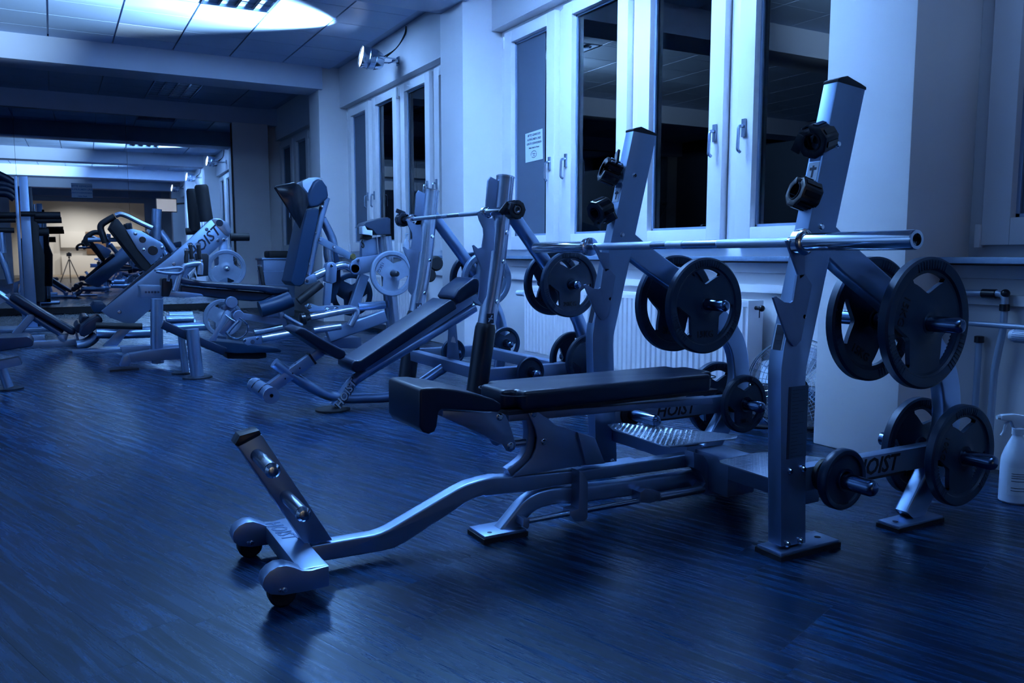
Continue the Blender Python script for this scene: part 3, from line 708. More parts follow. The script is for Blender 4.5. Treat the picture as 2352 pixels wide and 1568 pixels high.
# foot post with two pegs
pf = ty('z1', yn, [(520,1172),(690,1150),(262,512),(118,588)])
bm = B(); prism(bm, pf, 1, yn-0.004, yf+0.004); PO = obj('foot_post', bm, 'silver', BN, bevel=0.005)
pc = ty('z1', yn, [(110,592),(112,545),(150,512),(205,500),(250,502),(262,512),(240,525),(190,548),(140,585)])
bm = B(); prism(bm, [pf[2], pf[3], (pf[3][0]-0.008, pf[3][1]+0.006), (pf[3][0]+0.006, pf[3][1]+0.030), (pf[2][0]-0.006, pf[2][1]+0.012)], 1, yn-0.006, yf+0.006); obj('end_cap', bm, 'plastic', PO, bevel=0.004)
for (a, b) in ((235,640), (408,885)):
    p = at(a, b, 1, yn, 'z1')
    bm = B(); lathe(bm, p, (0,-1,0), [(0.018,0),(0.018,0.165),(0.016,0.178)], 20); PG = obj('roller_peg', bm, 'steel', PO)
    bm = B(); lathe(bm, p+Vector((0,-0.172,0)), (0,-1,0), [(0.017,0),(0.0195,0.004),(0.0195,0.014),(0.013,0.022),(0,0.025)], 20); obj('peg_cap', bm, 'chrome', PG)
    wbolt(PO, p.x-0.028, yf+0.02, p.z+0.03, 0.008, 0.008, (-1,0,0.4))
# seat brackets
brk = ty('z2', yn-0.006, [(472,484),(500,470),(535,480),(570,505),(605,525),(655,572),(785,606),(905,646),(976,822),(842,836),(372,914),(440,850),(500,790),(528,720),(534,650),(520,590),(498,540)])
for y0 in (yn-0.008, yf):
    bm = B(); prism(bm, brk, 1, y0, y0+0.008); obj('seat_bracket', bm, 'silver', BN, bevel=0.0015)
bm = B(); prism(bm, ty('z2', yn-0.006, [(790,612),(905,648),(974,820),(845,834)]), 1, yn-0.02, yf+0.02); obj('bracket_box', bm, 'silver', BN, bevel=0.004)
lk = ty('z1', yn-0.02, [(1350,372),(1600,384),(1690,376),(1725,400),(1745,440),(1788,575),(1780,605),(1755,620),(1728,612),(1705,575),(1650,552),(1590,520),(1350,408)])
for y0 in (yn-0.024, yf+0.016):
    bm = B(); prism(bm, lk, 1, y0, y0+0.008); obj('seat_link', bm, 'silver', BN, bevel=0.0015)
bolts(BN, 'z1', yn-0.024, [(1693,410),(1757,585)], 0.010)
bolts(BN, 'z2', yn-0.009, [(512,493),(578,680)], 0.009)
p = at(1757, 585, 1, yn, 'z1'); q = at(578, 680, 1, yn, 'z2')
bm = B(); tube(bm, [(p.x, YC, p.z), (q.x, YC, q.z)], 0.013); obj('adjust_strut', bm, 'silver_gloss', BN)
st = ty('z2', yn, [(300,865),(440,720),(500,640),(512,560),(430,560),(400,640)])
bm = B(); sweep(bm, spline([at(a, b, 1, YC, 'z2') for a, b in ((330,880),(430,800),(470,710),(480,600),(470,520))], 5), rrect(0.036, 0.03, 0.006), (0,1,0)); obj('curved_support', bm, 'grey_coat', BN)
bm = B(); prism(bm, ty('z2', yn, [(345,482),(600,475),(1050,440),(1700,385),(1712,428),(1062,482),(608,527),(345,548)]), 1, yn, yf); obj('pad_rail', bm, 'grey_coat', BN, bevel=0.004)
# slide tube, rod and stops
bm = B(); sweep(bm, fillet([at(a, b, 1, YC, 'z2') for a, b in ((300,1285),(470,1075),(620,1030),(800,1025),(1560,925),(1900,880))], 0.12, 8), rrect(0.05, 0.056, 0.008), (0,1,0)); obj('slide_tube', bm, 'silver', BN)
bm = B(); box(bm, 1.135, 1.285, YC-0.055, YC+0.055, 0.014, 0.024); F = obj('foot_plate', bm, 'silver', BN, bevel=0.002)
bm = B(); box(bm, 1.130, 1.290, YC-0.059, YC+0.059, 0.0, 0.015); obj('rubber_pad', bm, 'rubber', F)
bm = B(); cyl(bm, (1.165, YC-0.03, 0.0242), (1.165, YC-0.03, 0.0248), 0.008, 12); obj('bolt_hole', bm, 'ink', F)
yr = yn-0.032
a, b = at(462,1205,1,yr,'z2'), at(1905,945,1,yr,'z2'); zr = (a.z+b.z)/2
bm = B(); cyl(bm, (a.x, yr, zr), (b.x, yr, zr), 0.0105); obj('guide_rod', bm, 'chrome', BN)
a2, b2 = at(1340,1035,1,yr,'z2'), at(1640,990,1,yr,'z2')
bm = B(); cyl(bm, (a2.x, yr, zr), (b2.x, yr, zr), 0.016, bev=0.003); obj('slide_sleeve', bm, 'silver_gloss', BN)
for nm, pts in (('rod_hanger', [(800,868),(845,905),(858,950),(856,1180),(830,1205),(770,1205),(740,1165),(745,1135),(795,1120),(800,1000)]), ('rod_hanger', [(1560,745),(1625,765),(1645,795),(1692,940),(1745,950),(1748,990),(1690,1020),(1640,1025),(1610,990),(1640,950),(1600,870),(1562,850)]), ('slide_stop', [(1205,1010),(1240,985),(1335,1005),(1345,1060),(1270,1085),(1205,1080)]), ('rod_end', [(430,1185),(470,1190),(468,1240),(455,1255),(425,1235)])):
    bm = B(); prism(bm, ty('z2', yr, pts), 1, yr-0.014, yn+0.004); obj(nm, bm, 'grey_coat', BN, bevel=0.003)
# pads
def pad(bm, pts, y0, y1): prism(bm, pts, 1, y0, y1)
sp = ty('z1', YC-0.125, [(1212,262),(1222,246),(1250,238),(1330,236),(1440,250),(1560,275),(1660,305),(1702,332),(1708,360),(1690,384),(1420,372),(1345,368),(1328,380),(1318,470),(1304,500),(1270,516),(1235,506),(1212,470)])
bm = B(); pad(bm, sp, YC-0.125, YC+0.125); SP = obj('seat_pad', bm, 'vinyl', BN, bevel=0.016, seg=4, angle=48)
bm = B(); box(bm, 1.185, 2.045, YC-0.125, YC+0.125, 0.422, 0.484); 
bmesh.ops.bevel(bm, geom=[e for e in bm.edges if abs(e.verts[0].co.z-e.verts[1].co.z) > 0.01], offset=0.05, segments=6, affect='EDGES')
BP = obj('back_pad', bm, 'vinyl', BN, bevel=0.018, seg=4, angle=50)
def piping(parent, pts): 
    bm = B(); tube(bm, pts, 0.0022, 6, True); obj('piping', bm, 'vinyl', parent)
rc = []
for cx, cy, a0 in ((1.995, YC-0.075, -PI/2), (1.995, YC+0.075, 0), (1.235, YC+0.075, PI/2), (1.235, YC-0.075, PI)):
    rc += [(cx+0.0475*math.cos(a0+PI/2*k/5), cy+0.0475*math.sin(a0+PI/2*k/5)) for k in range(6)]
piping(BP, [(x, y, 0.469) for x, y in rc])
bm = B(); box(bm, 1.19, 2.04, YC-0.11, YC+0.11, 0.412, 0.424); obj('pad_board', bm, 'plastic', BP)
# plates stored on it
Gp = 'iron weight plates on the near bench rack'
YL = YR+YLd
plate('p15', (2.352, 1.585, 0.688), 'largest dark iron plate, upper peg of the nearest upright, front one', Gp, 0.205, 0.036, 'iron', '15KG', mark_ang=160)
plate('p15', (2.352, 1.775, 0.688), 'dark iron plate behind the largest plate on the nearest upright', Gp, 0.205, 0.036, 'iron', '15KG', roll=0.5)
plate('p10', (2.60, 1.60, 0.237), 'medium dark iron plate low at the right edge beside the spray bottle', Gp, 0.170, 0.034, 'iron', '10KG', mark_ang=160)
plate('p10', (2.60, 1.76, 0.237), 'dark iron plate half hidden behind the low plate at the right edge', Gp, 0.170, 0.034, 'iron', '10KG', roll=0.3)
plate('p25', (2.02, 1.60, 0.235), 'small solid round plate beside the foot of the nearest upright', Gp, 0.092, 0.030, 'iron', None, False)
plate('p15', (2.352+DX, YL-0.07, 0.682), 'dark iron plate marked 15KG beneath the middle of the near barbell', Gp, 0.205, 0.036, 'iron', '15KG')
plate('p20', (2.352+DX, YL+0.12, 0.682), 'large dark iron plate behind the one marked 15KG', Gp, 0.215, 0.036, 'iron', '20KG', roll=0.2)
plate('p05', (2.60+DX, YL-0.07, 0.235), 'small dark tri-grip plate low beside the wire fan', Gp, 0.130, 0.030, 'iron', '5KG')
plate('p10', (2.60+DX, YL+0.11, 0.235), 'dark plate low behind the small tri-grip plate by the fan', Gp, 0.15, 0.030, 'iron', '5KG')
# barbell across the hooks
def bary(x): return x
BA, BBp = Vector((1.838, 1.270, 0.936)), Vector((1.984, 3.319, 0.930))
barbell(BA, BBp, 0.19, 0.755, 'long chrome barbell resting on the hooks of the nearest rack')
# bar collars hanging on the uprights
for (px_, py_, y, ax, lab, spn, s) in ((1878,321,1.70,(-0.93,-0.15,-0.28),'upper black bar collar hung on the nearest upright',0.3,1.0), (1847,446,1.70,(-0.9,0.25,0.30),'lower black bar collar hung on the nearest upright',0.9,0.95),
        (1402,395,2.755,(-0.9,0.3,0.35),'upper black bar collar hung on the second upright of the near rack',2.2,1.05), (1380,483,2.755,(-0.9,-0.1,-0.35),'lower black bar collar hung on the second upright of the near rack',-2.2,1.0)):
    p = at(px_, py_, 1, y); jaw(p, ax, lab, spn, s)
    T = BN; xx = up_out[2][0]+(DX if y > 2 else 0)+(p.z-up_out[2][1])/(up_out[0][1]-up_out[2][1])*(up_out[0][0]-up_out[2][0])
    bm = B(); cyl(bm, (p.x-0.005, y, p.z), (xx+0.005, y, p.z), 0.012, 12); obj('collar_peg', bm, 'plastic', T)
# ================================================================== the incline bench behind it
IB = thing('incline_bench', (1.8, 4.6, 0), 'incline press bench with round tube uprights and a long tilted black pad', 'weight bench')
def P3(fr, y, pts): return [at(a, b, 1, y, fr) for a, b in pts]
YN_, YF_, YB = 4.05, 5.15, 4.60
hk2 = ty('b2', YN_-0.052, [(1632,30),(1652,20),(1690,62),(1740,88),(1785,85),(1800,190),(1790,392),(1766,400),(1722,820),(1682,902),(1642,850),(1668,562),(1650,502),(1604,405),(1587,345),(1600,338),(1640,374),(1676,362),(1694,242),(1690,182),(1652,105)])
fl2 = ty('b1', YN_-0.02, [(1538,252),(1550,92),(1566,68),(1592,82),(1625,100),(1615,300)])
for side, (y, dx) in enumerate(((YN_, 0.0), (YF_, 0.035))):
    x_top, x_bot = 2.222+dx, 2.06+dx
    top = Vector((2.222+dx, y, 1.325)); mid = Vector((2.160+dx, y, 0.80)); low = Vector((2.095+dx, y, 0.50)); bot = Vector((2.02+dx, y, 0.03))
    path = fillet([top, mid, low, bot], 0.25, 6)
    bm = B(); tube(bm, path, 0.051, 20); U = obj('upright', bm, 'silver_gloss', IB)
    bm = B(); d = (top-mid).normalized(); lathe(bm, top-d*0.002, d, [(0.053,0),(0.053,0.008),(0.045,0.013),(0,0.015)], 20); obj('end_cap', bm, 'steel', U)
    bm = B(); sweep(bm, [low+(bot-low)*t for t in (0.06, 0.5, 1.0)], circ(0.060, 20), None); BO = obj('boot_sleeve', bm, 'plastic', IB)
    bm = B(); lathe(bm, low+(bot-low)*0.06, low-bot, [(0.060,0),(0.059,0.02),(0.055,0.035),(0.052,0.045)], 20); obj('boot_rim', bm, 'plastic', BO)
    bm = B(); cyl(bm, (bot.x, y, 0.0), (bot.x, y, 0.03), 0.10, 24, 0.004); F = obj('foot_plate', bm, 'silver', IB)
    for yy in (y-0.056,):
        bm = B(); prism(bm, [(a+dx, b) for a, b in hk2], 1, yy, yy+0.010); obj('bar_hook', bm, 'grey_coat', IB, bevel=0.002)
    bm = B(); prism(bm, [(a+dx, b) for a, b in fl2], 1, y-0.01, y+0.006); obj('hook_flange', bm, 'grey_coat', IB, bevel=0.002)
    for z in (1.02, 0.86, 0.64):
        t = (z-0.80)/(1.325-0.80) if z > 0.8 else 0; xx = 2.160+dx+t*(0.062) if z > 0.8 else 2.125+dx
        wbolt(IB, xx+0.016, y-0.049, z, 0.011, 0.010)
    bm = B(); box(bm, 2.075+dx, 2.118+dx, y-0.0535, y-0.050, 0.52, 0.575); DC = obj('decal', bm, 'ink', IB)
    bm = B(); bar(bm, (2.085+dx, y-0.0540, 0.53), (2.108+dx, y-0.0540, 0.565), 0.001, 0.006); bar(bm, (2.085+dx, y-0.0540, 0.548), (2.112+dx, y-0.0540, 0.545), 0.001, 0.006); obj('print', bm, 'label_white', DC)
    # storage arm, round tube, then the rear leg
    arm2 = [Vector((2.215+dx, y, 1.18)), Vector((2.42+dx, y, 0.93)), Vector((2.60+dx, y, 0.70)), Vector((2.74+dx, y, 0.45)), Vector((2.76+dx, y, 0.25)), Vector((2.72+dx, y, 0.02))]
    bm = B(); tube(bm, spline(arm2, 5), 0.040, 16); obj('rear_leg', bm, 'silver', IB)
    bm = B(); cyl(bm, (2.72+dx, y, 0), (2.72+dx, y, 0.02), 0.085, 22, 0.003); obj('foot_plate', bm, 'silver', IB)
    bm = B(); box(bm, 2.06+dx, 2.74+dx, y-0.028, y+0.028, 0.185, 0.262); obj('lower_beam', bm, 'grey_coat', IB, bevel=0.005)
    for (hx, hz, ln, far) in ((2.585+dx, 0.728, 0.20, 0.22), (2.735+dx, 0.272, 0.19, 0.2), (2.33+dx, 0.236, 0.19, 0.0)):
        bm = B(); lathe(bm, (hx, y-ln, hz), (0,1,0), [(0,0),(0.012,0.001),(0.02,0.006),(0.0245,0.016),(0.0245,ln+far),(0,ln+far)], 20); obj('plate_peg', bm, 'peg_steel', IB)
for x in (2.10, 2.62):
    bm = B(); box(bm, x-0.035, x+0.035, YN_+0.02, YF_-0.02, 0.19, 0.258); obj('cross_tube', bm, 'grey_coat', IB, bevel=0.005)
bm = B(); tube(bm, spline([(1.392,YB,0.02),(1.44,YB,0.085),(1.498,YB,0.155),(1.598,YB,0.215),(2.014,YB,0.422),(2.30,YB,0.57)], 6), 0.032, 16); MT = obj('spine_tube', bm, 'silver', IB)
bm = B(); lathe(bm, (1.378, YB, 0), (0,0,1), [(0,0),(0.10,0),(0.10,0.010),(0.09,0.013),(0,0.013)], 28); obj('foot_plate', bm, 'rubber', IB)
text('logo', 'HOIST', 0.062, (1.447, YB-0.0335, 0.092), (0.58,0,0.82), (-0.8,0.1,0.6), 'label_white', MT, 0.0006, 0.2, 0.0012)
text('logo_shadow', 'HOIST', 0.066, (1.450, YB-0.0328, 0.090), (0.58,0,0.82), (-0.8,0.1,0.6), 'ink', MT, 0.0004, 0.2, 0.003)
bm = B(); tube(bm, spline([(1.05,YB,0.30),(1.169,YB,0.205),(1.287,YB,0.125),(1.399,YB,0.075),(1.545,YB,0.056),(1.80,YB,0.06),(2.08,YB,0.20)], 6), 0.030, 14); obj('base_tube', bm, 'silver', IB)
bm = B(); prism(bm, ty('b3', YB-0.02, [(330,850),(400,778),(428,1100),(447,1280),(440,1345),(395,1345),(385,1260),(310,1200)]), 1, YB-0.02, YB-0.01); SPp = obj('support_plate', bm, 'grey_coat', IB, bevel=0.001)
bm = B(); prism(bm, ty('b3', YB-0.021, [(348,1040),(360,990),(375,975),(392,1000),(403,1050)]), 1, YB-0.0206, YB-0.0198); obj('cutout', bm, 'radiator', SPp)
bm = B(); tube(bm, P3('b3', YB, [(130,1420),(260,1340),(390,1250)]), 0.022, 12); obj('brace_tube', bm, 'silver', IB)
# pads
pb = ty('b2', YB-0.13, [(372,1440),(400,1400),(480,1440),(520,1440),(1000,1120),(1395,848),(1425,850),(1445,935),(1000,1215),(560,1500),(520,1530),(450,1545),(395,1515)])
pb2 = [(1.452,0.335-0.05),(1.470,0.302),(1.505,0.300),(2.075,0.632),(2.100,0.618),(2.118,0.575),(2.090,0.560),(1.52,0.236),(1.480,0.228),(1.455,0.250)]
bm = B(); prism(bm, pb2, 1, YB-0.135, YB+0.135); obj('back_pad', bm, 'vinyl', IB, bevel=0.020, seg=4, angle=45)
hp = [(2.095,0.640),(2.110,0.628),(2.135,0.600),(2.27,0.668),(2.285,0.700),(2.268,0.755),(2.235,0.760),(2.13,0.690)]
bm = B(); prism(bm, hp, 1, YB-0.125, YB+0.125); obj('head_pad', bm, 'vinyl', IB, bevel=0.020, seg=4, angle=40)
bm = B(); prism(bm, [(1.55,0.24),(2.26,0.65),(2.28,0.60),(1.60,0.215)], 1, YB-0.03, YB+0.03); obj('pad_rail', bm, 'grey_coat', IB, bevel=0.004)
sd = ty('b4', YB-0.12, [(578,385),(600,345),(668,305),(740,330),(1000,480),(1200,590),(1290,635),(1300,690),(1275,735),(1220,765),(1150,740),(960,635),(760,500),(640,420)])
bm = B(); prism(bm, sd, 1, YB-0.12, YB+0.13); obj('seat_pad', bm, 'vinyl', IB, bevel=0.018, seg=4, angle=45)
# leg holder
a, b = Vector((1.33, YB, 0.355)), Vector((1.01, YB, 0.150))
bm = B(); bar(bm, a+(b-a)*0.22, b, 0.055, 0.062); LH = obj('leg_holder_tube', bm, 'silver', IB, bevel=0.005)
bm = B(); bar(bm, a, a+(b-a)*0.24, 0.042, 0.046); obj('inner_tube', bm, 'silver', LH, bevel=0.003)
bm = B(); bar(bm, a+(b-a)*0.205, a+(b-a)*0.235, 0.062, 0.068); obj('tube_collar', bm, 'plastic', LH)
d = (b-a).normalized()
for t in (0.45, 0.58, 0.71):
    p = a+(b-a)*t; n = Vector((d.z, 0, -d.x)); n = n if n.z > 0 else -n
    bm = B(); cyl(bm, p+n*0.0305, p+n*0.0325, 0.007, 10); obj('pin_hole', bm, 'ink', LH)
    bm = B(); cyl(bm, p+Vector((0,-0.0285,0)), p+Vector((0,-0.0275,0)), 0.005, 10); obj('pin_hole', bm, 'ink', LH)
rc_ = Vector((0.985, 0, 0.150))
bm = B(); cyl(bm, (rc_.x, 4.40, rc_.z), (rc_.x, 4.80, rc_.z), 0.042, 26); RO = obj('foot_roller', bm, 'silver', IB)
for y0, s in ((4.40, -1), (4.80, 1)):
    bm = B(); lathe(bm, (rc_.x, y0, rc_.z), (0,s,0), [(0.043,-0.004),(0.045,0.0),(0.043,0.005),(0.010,0.005),(0.010,0.0)], 26); obj('roller_end', bm, 'steel', RO)
for y0 in (4.52, 4.70):
    bm = B(); sweep(bm, [(rc_.x+0.043*math.cos(t), y0+0.03*math.sin(t*2), rc_.z+0.043*math.sin(t)) for t in [k*0.25 for k in range(13)]], circ(0.004, 6), None); obj('grip_groove', bm, 'ink', RO)
# plates, barbell
Gq = 'iron weight plates on the incline bench'
plate('q20', (2.585, YN_-0.10, 0.730), 'dark iron plate marked 20KG left of the second near upright', Gq, 0.190, 0.036, 'iron', '20KG')
plate('q20', (2.585, YN_+0.085, 0.730), 'dark iron plate hidden behind the 20KG plate on the incline bench', Gq, 0.190, 0.036, 'iron', '20KG', roll=0.4)
plate('q20b', (2.62, YF_-0.10, 0.728), 'grey faced plate behind the head pad of the incline bench', Gq, 0.190, 0.036, 'iron_mid', '20KG', roll=1.0)
plate('q20', (2.62, YF_+0.085, 0.728), 'dark plate at the far side of the incline bench, behind the grey faced one', Gq, 0.190, 0.036, 'iron', '20KG', roll=0.7)
plate('q10', (2.735, YN_-0.09, 0.275), 'dark iron plate low behind the second near upright', Gq, 0.160, 0.034, 'iron', '10KG')
plate('q10', (2.735, YN_+0.085, 0.275), 'dark iron plate behind the low plate of the incline bench', Gq, 0.160, 0.034, 'iron', '10KG', roll=0.6)
plate('q05', (2.77, YF_-0.09, 0.272), 'small dark tri-grip plate in front of the white wall, below the incline bench arm', Gq, 0.118, 0.030, 'iron', '5KG')
plate('q02', (2.33, YN_-0.09, 0.236), 'small solid round plate just above the seat of the near bench', Gq, 0.088, 0.028, 'iron', None, False)
plate('q02', (2.365, YF_-0.09, 0.236), 'small solid plate low under the tilted pad of the incline bench', Gq, 0.075, 0.028, 'iron', None, False)
barbell((2.095, 3.690, 1.128), (2.13, 5.45, 1.137), 0.215, 0.835, 'thinner barbell on the hooks of the incline bench', 0.022, 0.0125)
jaw((2.0955, 3.725, 1.1285), (0,-1,0.0), 'black bar collar locked on the near end of the incline bench barbell', 0.4, 1.0)
jaw((2.128, 5.36, 1.137), (0,-1,0.0), 'black bar collar on the far end of the incline bench barbell', 1.6, 0.95)
# ================================================================== machines further back
def V2(fr, y, a, b): return at(a, b, 1, y, fr)
def flat(T, name, fr, y, pts, w, matn, bev=0.003, seg=2, angle=35, dy=0.0):
    """plate or pad whose side outline is traced on the plane y, w deep"""
    bm = B(); prism(bm, ty(fr, y, pts), 1, y+dy, y+dy+w); return obj(name, bm, matn, T, bevel=bev, seg=seg, angle=angle)
def tub(T, name, fr, y, pts, r, matn, n=12, sm=True, ys=None):
    P = [at(a, b, 1, y, fr) for a, b in pts]
    if ys: P = [Vector((p.x, q, p.z)) for p, q in zip(P, ys)]
    bm = B(); tube(bm, spline(P, 5) if sm and len(P) > 2 else P, r, n); return obj(name, bm, matn, T)
def rec(T, name, fr, y, pts, w, h, matn):
    P = [at(a, b, 1, y, fr) for a, b in pts]
    bm = B(); sweep(bm, spline(P, 5) if len(P) > 2 else P, rrect(w, h, min(w, h)*0.15), (0,1,0)); return obj(name, bm, matn, T)
def grip(T, fr, y, a, b, r=0.016, matn='rubber', cap='chrome'):
    p, q = V2(fr, y, *a), V2(fr, y, *b); d = (q-p).normalized(); L = (q-p).length
    bm = B(); lathe(bm, p, d, [(r*0.9,0),(r,0.004),(r*0.86,L*0.25),(r,L*0.5),(r*0.86,L*0.75),(r,L-0.004),(r*0.9,L)], 14); G = obj('hand_grip', bm, matn, T)
    for e, s in ((p, -1), (q, 1)):
        bm = B(); lathe(bm, e, d*s, [(r*1.15,0),(r*1.15,0.012),(r*0.8,0.018),(0,0.019)], 14); obj('grip_cap', bm, cap, G)
# ---- lever machine with tall blue backrest and grey plate
YM = 6.80
LM = thing('lever_machine', (2.2, YM, 0), 'plate-loaded lever machine with a tall blue backrest and a pale grey weight plate', 'exercise machine')
p0, p1 = V2('c2', YM, 1108, 560), V2('c2', YM, 1185, 1340); d = (p1-p0).normalized(); p2 = p0+d*((p0.z-0.02)/-d.z)
bm = B(); tube(bm, [p0, p1, p2], 0.061, 22); obj('main_post', bm, 'silver_gloss', LM)
bm = B(); box(bm, p2.x-0.30, p2.x+0.2, YM-0.12, YM+0.12, 0, 0.022); obj('base_plate', bm, 'silver', LM, bevel=0.004)
flat(LM, 'console_housing', 'c2', YM-0.09, [(905,480),(945,435),(1050,405),(1140,385),(1165,400),(1168,545),(1040,545),(1005,500),(940,470)], 0.20, 'navy_plastic', 0.012, 3)
bm = B(); c = V2('c2', YM, 1082, 425); lathe(bm, c+Vector((0,0,0.012)), (0,0,1), [(0,-0.002),(0.04,-0.002),(0.045,0.004),(0.05,0.004),(0.05,-0.01),(0,-0.01)], 20); obj('cup_hole', bm, 'gloss_black', LM)
flat(LM, 'clear_box', 'c2', YM-0.10, [(908,472),(935,462),(955,500),(1003,505),(1003,555),(960,545),(910,540)], 0.09, 'white_plastic', 0.006)
flat(LM, 'console_foot', 'c2', YM-0.05, [(915,545),(1000,555),(1000,580),(960,595),(912,580)], 0.08, 'plastic', 0.006)
tub(LM, 'hanging_chain', 'c2', YM-0.07, [(912,585),(905,610),(915,630),(905,650),(918,660),(925,640),(915,615)], 0.006, 'plastic', 6)
flat(LM, 'post_shroud', 'c2', YM+0.02, [(905,600),(1040,565),(1055,740),(960,800),(905,815)], 0.06, 'silver', 0.004)
flat(LM, 'pivot_plate', 'c2', YM-0.08, [(798,845),(815,785),(868,750),(1000,732),(1065,720),(1068,865),(985,880),(885,905),(830,905),(803,880)], 0.02, 'grey_coat', 0.004)
bm = B(); c = V2('c2', YM-0.082, 850, 857); cyl(bm, c, c+Vector((0,0.006,0)), 0.034, 20); obj('pivot_hole', bm, 'ink', LM)
bm = B(); c = V2('c2', YM-0.085, 845, 850); lathe(bm, c, (0,-1,0), [(0.045,0),(0.045,0.006),(0.036,0.006),(0.036,0)], 22); obj('pivot_ring', bm, 'silver', LM)
for a, b in ((873,775),(526,588),(634,826),(412,960),(655,655)): 
    q = V2('c2', YM-0.09, a, b); wbolt(LM, q.x, q.y, q.z, 0.012, 0.01)
tub(LM, 'lever_tube', 'c2', YM-0.02, [(470,925),(590,872),(690,830),(760,822),(815,850)], 0.034, 'silver_gloss', 16)
rec(LM, 'link_bar', 'c2', YM-0.07, [(520,588),(800,742)], 0.02, 0.058, 'silver')
bm = B(); c = V2('c2', YM-0.07, 822, 740); cyl(bm, c+Vector((0,-0.02,0)), c+Vector((0,0.03,0)), 0.024, 16, 0.004); obj('rubber_stop', bm, 'brass', LM)
flat(LM, 'clevis', 'c2', YM-0.055, [(388,940),(470,895),(490,900),(505,965),(420,996),(395,990)], 0.05, 'silver', 0.004)
flat(LM, 'yoke', 'c2', YM-0.065, [(583,845),(592,810),(615,792),(650,790),(675,808),(684,840),(678,968),(640,985),(580,965)], 0.09, 'silver', 0.008)
flat(LM, 'yoke_strut', 'c2', YM-0.05, [(578,975),(642,980),(625,1180),(565,1180)], 0.05, 'silver', 0.004)
flat(LM, 'back_pad', 'c2', YM-0.16, [(404,335),(420,312),(470,304),(512,308),(526,330),(480,560),(420,860),(388,985),(350,1010),(300,1005),(266,968),(278,930),(330,680)], 0.32, 'vinyl_blue', 0.024, 4, 42)
flat(LM, 'head_pad', 'c2', YM-0.14, [(415,235),(440,140),(478,65),(512,40),(552,52),(595,112),(606,188),(600,216),(520,290),(445,302),(420,272)], 0.28, 'vinyl_blue', 0.022, 4, 42)
tub(LM, 'back_tube', 'c2', YM+0.0, [(585,210),(530,400),(480,620),(415,905)], 0.032, 'silver', 14)
for a, b in ((565,238),(548,290),(490,525),(433,808)):
    q = V2('c2', YM-0.035, a, b); wbolt(LM, q.x, q.y, q.z, 0.010, 0.008)
flat(LM, 'clear_shield', 'c2', YM-0.10, [(370,62),(430,32),(500,26),(556,36),(512,44),(478,68),(440,150),(420,168),(376,112)], 0.18, 'clear_shell', 0.006)
flat(LM, 'instruction_board', 'c2', YM-0.20, [(118,120),(132,104),(296,70),(345,95),(420,180),(430,268),(400,335),(352,490),(222,282)], 0.03, 'gloss_black', 0.008)
tub(LM, 'rear_tube', 'c2', YM+0.16, [(548,400),(600,500),(640,590),(655,690),(648,790)], 0.036, 'silver', 14)
tub(LM, 'rear_tube', 'c2', YM+0.10, [(592,640),(596,720),(610,790)], 0.034, 'silver_gloss', 14)
flat(LM, 'rear_shroud', 'c2', YM+0.10, [(655,640),(690,720),(715,800),(715,970),(690,1060),(650,1160),(600,1160),(620,900),(660,780)], 0.10, 'vinyl_blue', 0.006)
tub(LM, 'foam_arm', 'c2', YM-0.10, [(335,1145),(540,985)], 0.034, 'rubber', 14)
rec(LM, 'diagonal_strut', 'c2', YM-0.02, [(830,1190),(925,905)], 0.07, 0.085, 'silver')
tub(LM, 'handle_tube', 'c2', YM-0.25, [(440,1288),(600,1258),(810,1218),(855,1222),(850,1270),(800,1365)], 0.028, 'silver_gloss', 14)
bm = B(); c = V2('c2', YM-0.25, 375, 1295); lathe(bm, c+Vector((-0.03,0,-0.01)), (1,0,0.15), [(0,0),(0.036,0.004),(0.05,0.016),(0.05,0.045),(0.03,0.055),(0.02,0.09)], 18); obj('adjust_knob', bm, 'plastic', LM)
flat(LM, 'link_plate', 'c2', YM-0.16, [(395,1185),(435,1160),(520,1188),(800,1178),(852,1200),(830,1236),(600,1250),(440,1240)], 0.03, 'silver', 0.004)
for a, b in ((430,1188),(598,1218),(672,1215)):
    q = V2('c2', YM-0.165, a, b); wbolt(LM, q.x, q.y, q.z, 0.02, 0.012)
rec(LM, 'base_beam', 'c2', YM-0.14, [(600,1460),(760,1400),(1110,1275)], 0.08, 0.105, 'grey_coat')
tub(LM, 'side_tube', 'c2', YM-0.05, [(870,1195),(1110,1175)], 0.036, 'silver', 14)
tub(LM, 'low_tube', 'c2', YM-0.30, [(470,1405),(715,1368)], 0.028, 'silver_gloss', 14)
flat(LM, 'step_block', 'c2', YM-0.05, [(640,1480),(900,1470),(905,1568),(640,1568)], 0.25, 'grey_coat', 0.006)
for (a, b, r) in ((985, 605, 0.065), (970, 632, 0.06)):
    q = at(a+18, b, 1, YM-0.35); bm = B(); lathe(bm, q, (0,1,0), [(0,0),(r*0.8,0),(r,0.012),(r,0.30),(r*0.8,0.31),(0,0.31)], 20); obj('foam_roller', bm, 'rubber', LM)
q = at(900, 628, 1, YM-0.22)
bm = B(); lathe(bm, q+Vector((0.0,-0.13,0.0)), (0,1,0), [(0,0),(0.012,0.001),(0.022,0.008),(0.024,0.02),(0.024,0.30),(0,0.30)], 18); obj('plate_peg', bm, 'plastic', LM)
plate('g15', (q.x, q.y, q.z), 'pale grey weight plate marked 15KG on the lever machine', None, 0.192, 0.036, 'iron_grey', '15KG', mark_ang=160, markmat='ink', roll=0.15)
q = at(808, 676, 1, YM+0.25); bm = B(); cyl(bm, q+Vector((0,-0.08,0)), q+Vector((0,0.1,0)), 0.024, 14); obj('plate_peg', bm, 'chrome', LM)
plate('q20', (q.x, q.y, q.z), 'dark plate half hidden behind the strut of the lever machine', None, 0.190, 0.036, 'iron', '20KG')
